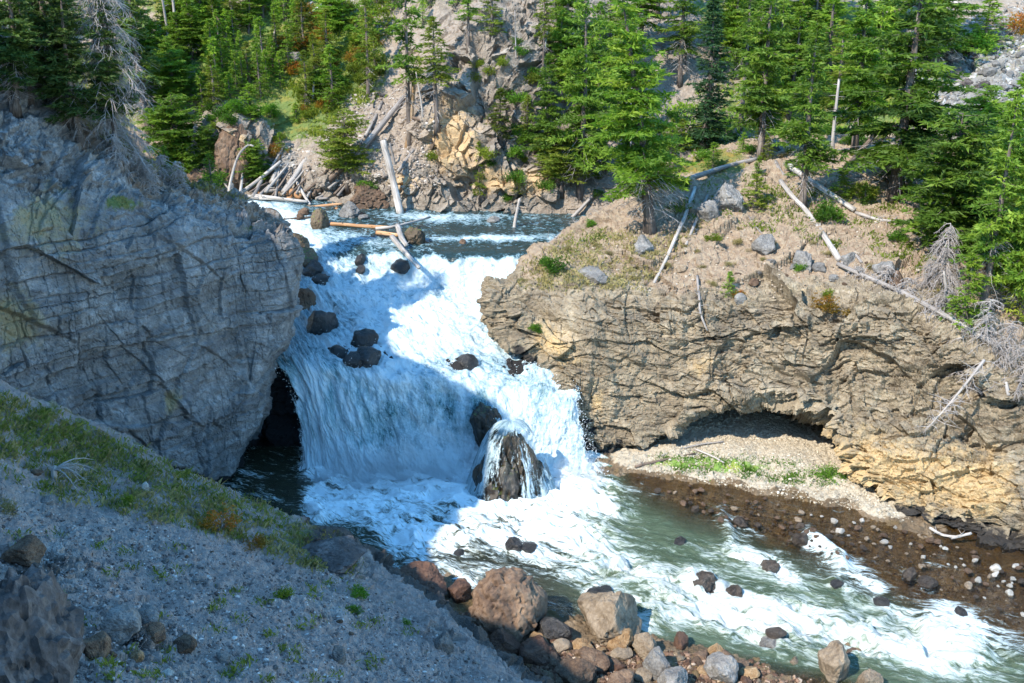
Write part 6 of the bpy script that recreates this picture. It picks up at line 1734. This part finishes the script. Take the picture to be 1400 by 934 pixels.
def grass(name, poly, n, size, mat, keys, seed, wid=.018, clump=0):
    rg_ = np.random.default_rng(seed)
    if clump:
        cs = samp(poly, clump, rg_); pl = []
        for k in range(n):
            c = cs[rg_.integers(len(cs))]; pl.append((c[0] + rg_.normal() * 7, c[1] + rg_.normal() * 3.5))
    else: pl = samp(poly, n, rg_)
    c = np.array([hit(x, y, keys)[0][:] for x, y in pl]); m = len(c)
    s_ = rg_.uniform(*size, m)
    d = rg_.normal(size=(m, 3)) * .38 + np.array([0, 0, 1]); d /= np.linalg.norm(d, axis=1, keepdims=True)
    sd_ = np.cross(d, rg_.normal(size=(m, 3))); sd_ /= np.linalg.norm(sd_, axis=1, keepdims=True)
    lean_ = rg_.normal(size=(m, 3)) * np.array([.35, .35, 0]) * s_[:, None]
    a = c - sd_ * wid / 2; b = c + sd_ * wid / 2; m1 = c + d * s_[:, None] * .6; t_ = c + d * s_[:, None] * .95 + lean_
    V = np.stack([a, b, m1 + sd_ * wid * .35, t_], 1).reshape(-1, 3)
    Fc = np.array([[0, 1, 2, 3]])[None] + (np.arange(m) * 4)[:, None, None]
    tn = np.clip(.5 + .5 * fbm(c * .7, 3, seed) + .2 * rg_.normal(size=m), 0, 1); T = np.repeat(np.stack([tn] * 4, -1), 4, axis=0)
    o = link(name, np_mesh(name, V, Fc.reshape(-1, 4), False, {'tint': T}), mat)
    return tag(o, None, None, None, 'stuff')
FGp = [(-20, 530), (60, 560), (150, 600), (260, 650), (390, 705), (490, 755), (480, 790), (400, 770), (300, 735), (180, 705), (100, 690), (-20, 640)]
grass('grass', FGp, 5200, (.06, .26), M['fol_grass'], ('FG',), 501, .014, 150)
grass('grass', FGp, 6500, (.08, .30), M['fol_dry'], ('FG',), 502, .013, 210)
grass('grass', [(-20, 530), (60, 560), (260, 650), (390, 702), (380, 722), (240, 675), (100, 630), (-20, 620)], 4200, (.06, .28), M['fol_grass'], ('FG',), 510, .014, 110)
grass('grass', [(-20, 690), (200, 740), (480, 800), (620, 880), (560, 934), (-20, 934)], 2600, (.06, .2), M['fol_grass'], ('FG',), 503, .014, 60)
grass('grass', [(880, 625), (960, 620), (1060, 630), (1160, 650), (1120, 665), (980, 655), (890, 640)], 3500, (.05, .16), M['fol_shrub'], ('BED',), 504, .03, 34)
grass('grass', [(700, 390), (760, 325), (830, 310), (900, 330), (960, 310), (880, 395), (760, 395)], 5000, (.08, .3), M['fol_dry'], ('RR',), 505, .03, 120)
grass('grass', [(740, 370), (790, 330), (850, 310), (1000, 240), (1250, 280), (1300, 400), (1200, 350), (900, 290)], 5000, (.08, .26), M['fol_olive'], ('RR',), 506, .035, 90)
grass('grass', [(400, -10), (540, -10), (520, 120), (430, 200), (395, 120)], 7000, (.15, .45), M['fol_olive'], ('HS',), 507, .06, 160)
grass('grass', [(760, 170), (1000, 120), (1280, 60), (1280, 200), (1000, 230)], 9000, (.15, .45), M['fol_bright'], ('HS',), 508, .06, 180)
grass('grass', [(120, 120), (200, 225), (340, 275), (300, 270), (200, 240), (100, 160)], 2500, (.1, .4), M['fol_dry'], ('LC',), 509, .03)

# ------------------------------------------------------------------ spray thrown up by the falling water
rg_ = np.random.default_rng(88); V0 = np.array([[1, 0, 0], [-1, 0, 0], [0, 1, 0], [0, -1, 0], [0, 0, 1], [0, 0, -1]], float)
F0 = np.array([[0, 2, 4], [2, 1, 4], [1, 3, 4], [3, 0, 4], [2, 0, 5], [1, 2, 5], [3, 1, 5], [0, 3, 5]])
Gp = FALLG[300:]; ii_ = rg_.integers(0, Gp.shape[0], 26000); jj_ = rg_.integers(0, Gp.shape[1], 26000)
c = Gp[ii_, jj_]; pxc, pyc = proj(c)
kp = (pyc > 350) & (rg_.uniform(size=len(c)) < .22 + .6 * (blob(pxc, pyc, 790, 610, 50, 60) + blob(pxc, pyc, 640, 380, 110, 40) + blob(pxc, pyc, 690, 640, 80, 40)))
c = c[kp] + np.abs(rg_.normal(size=(kp.sum(), 3))) * np.array([0, -.22, .2]) + rg_.normal(size=(kp.sum(), 3)) * .07
c = c[c[:, 2] > .1]
s_ = .009 + .02 * rg_.uniform(size=len(c)) ** 2
V = (V0[None] * s_[:, None, None] + c[:, None]).reshape(-1, 3); Fc = (F0[None] + (np.arange(len(c)) * 6)[:, None, None]).reshape(-1, 3)
o = link('spray', np_mesh('spray', V, Fc), M['spray']); tag(o, None, None, None, 'stuff')
def mist(x, y, Y, rx, ry, rz, dens):
    me = bpy.data.meshes.new('mist'); V_, F_ = ICO[3]
    me.from_pydata([tuple(q) for q in V_], [], [tuple(q) for q in F_]); me.update()
    m = bpy.data.materials.new('mist_air'); m.use_nodes = True; n_ = m.node_tree; n_.nodes.clear()
    ou = n_.nodes.new('ShaderNodeOutputMaterial'); pv = n_.nodes.new('ShaderNodeVolumePrincipled'); pv.inputs['Color'].default_value = (.9, .95, 1, 1); pv.inputs['Density'].default_value = dens
    n_.links.new(pv.outputs[0], ou.inputs['Volume'])
    o = link('mist', me, m); o.location = P(x, y, Y); o.scale = (rx, ry, rz); tag(o, None, None, None, 'stuff')
for mx, my, mY, a_, b_, c_, dn in ((450, 672, 50.2, 1.9, 1.3, 1.3, .16), (500, 664, 50.3, 2.6, 1.5, 1.9, .13), (545, 668, 50.0, 3.2, 1.6, 1.5, .14), (590, 672, 49.8, 2.4, 1.4, 1.3, .14), (520, 690, 49.0, 4.2, 1.6, 1.0, .16),
                                    (630, 690, 48.9, 2.2, 1.3, .9, .14), (790, 650, 50.0, 1.5, 1.1, 1.1, .16), (560, 650, 50.6, 2.4, 1.2, 2.6, .12), (470, 650, 50.8, 1.6, 1.0, 2.2, .08)):
    mist(mx, my, mY, a_, b_, c_, dn)
# ------------------------------------------------------------------ light, sky, render settings
el = math.asin(SUN[2]); az = math.atan2(SUN[0], SUN[1])
wd = bpy.data.worlds.new('World'); sc.world = wd; wd.use_nodes = True
nt = wd.node_tree; nt.nodes.clear()
skn = nt.nodes.new('ShaderNodeTexSky'); skn.sky_type = 'NISHITA'; skn.sun_disc = False
skn.sun_elevation = el; skn.sun_rotation = az % (2 * PI); skn.altitude = 2000; skn.air_density = 1.0; skn.dust_density = .3; skn.ozone_density = 2.5
bg = nt.nodes.new('ShaderNodeBackground'); bg.inputs[1].default_value = .15
wo = nt.nodes.new('ShaderNodeOutputWorld')
hs = nt.nodes.new('ShaderNodeHueSaturation'); hs.inputs['Saturation'].default_value = 1.18; hs.inputs['Hue'].default_value = .487
nt.links.new(skn.outputs[0], hs.inputs['Color']); nt.links.new(hs.outputs[0], bg.inputs[0]); nt.links.new(bg.outputs[0], wo.inputs[0])
sd = bpy.data.lights.new('sun', 'SUN'); sd.energy = 2.0; sd.angle = math.radians(.5); sd.color = (1.0, .92, .79)
so = bpy.data.objects.new('sun', sd); COL.objects.link(so)
so.rotation_euler = Vector(SUN).to_track_quat('Z', 'Y').to_euler()
sc.view_settings.view_transform = 'Standard'
sc.view_settings.look = 'None'
sc.view_settings.exposure = EXPO
sc.view_settings.gamma = 1
sc.render.engine = 'CYCLES'
cy = sc.cycles
cy.max_bounces = 6; cy.diffuse_bounces = 3; cy.glossy_bounces = 2; cy.transmission_bounces = 4; cy.transparent_max_bounces = 8
cy.caustics_reflective = False; cy.caustics_refractive = False
cy.sample_clamp_indirect = 6
cy.use_denoising = True
try:
    cy.denoiser = 'OPENIMAGEDENOISE'; cy.denoising_input_passes = 'RGB_ALBEDO_NORMAL'; cy.denoising_prefilter = 'ACCURATE'
except Exception: pass
sc.render.use_persistent_data = False
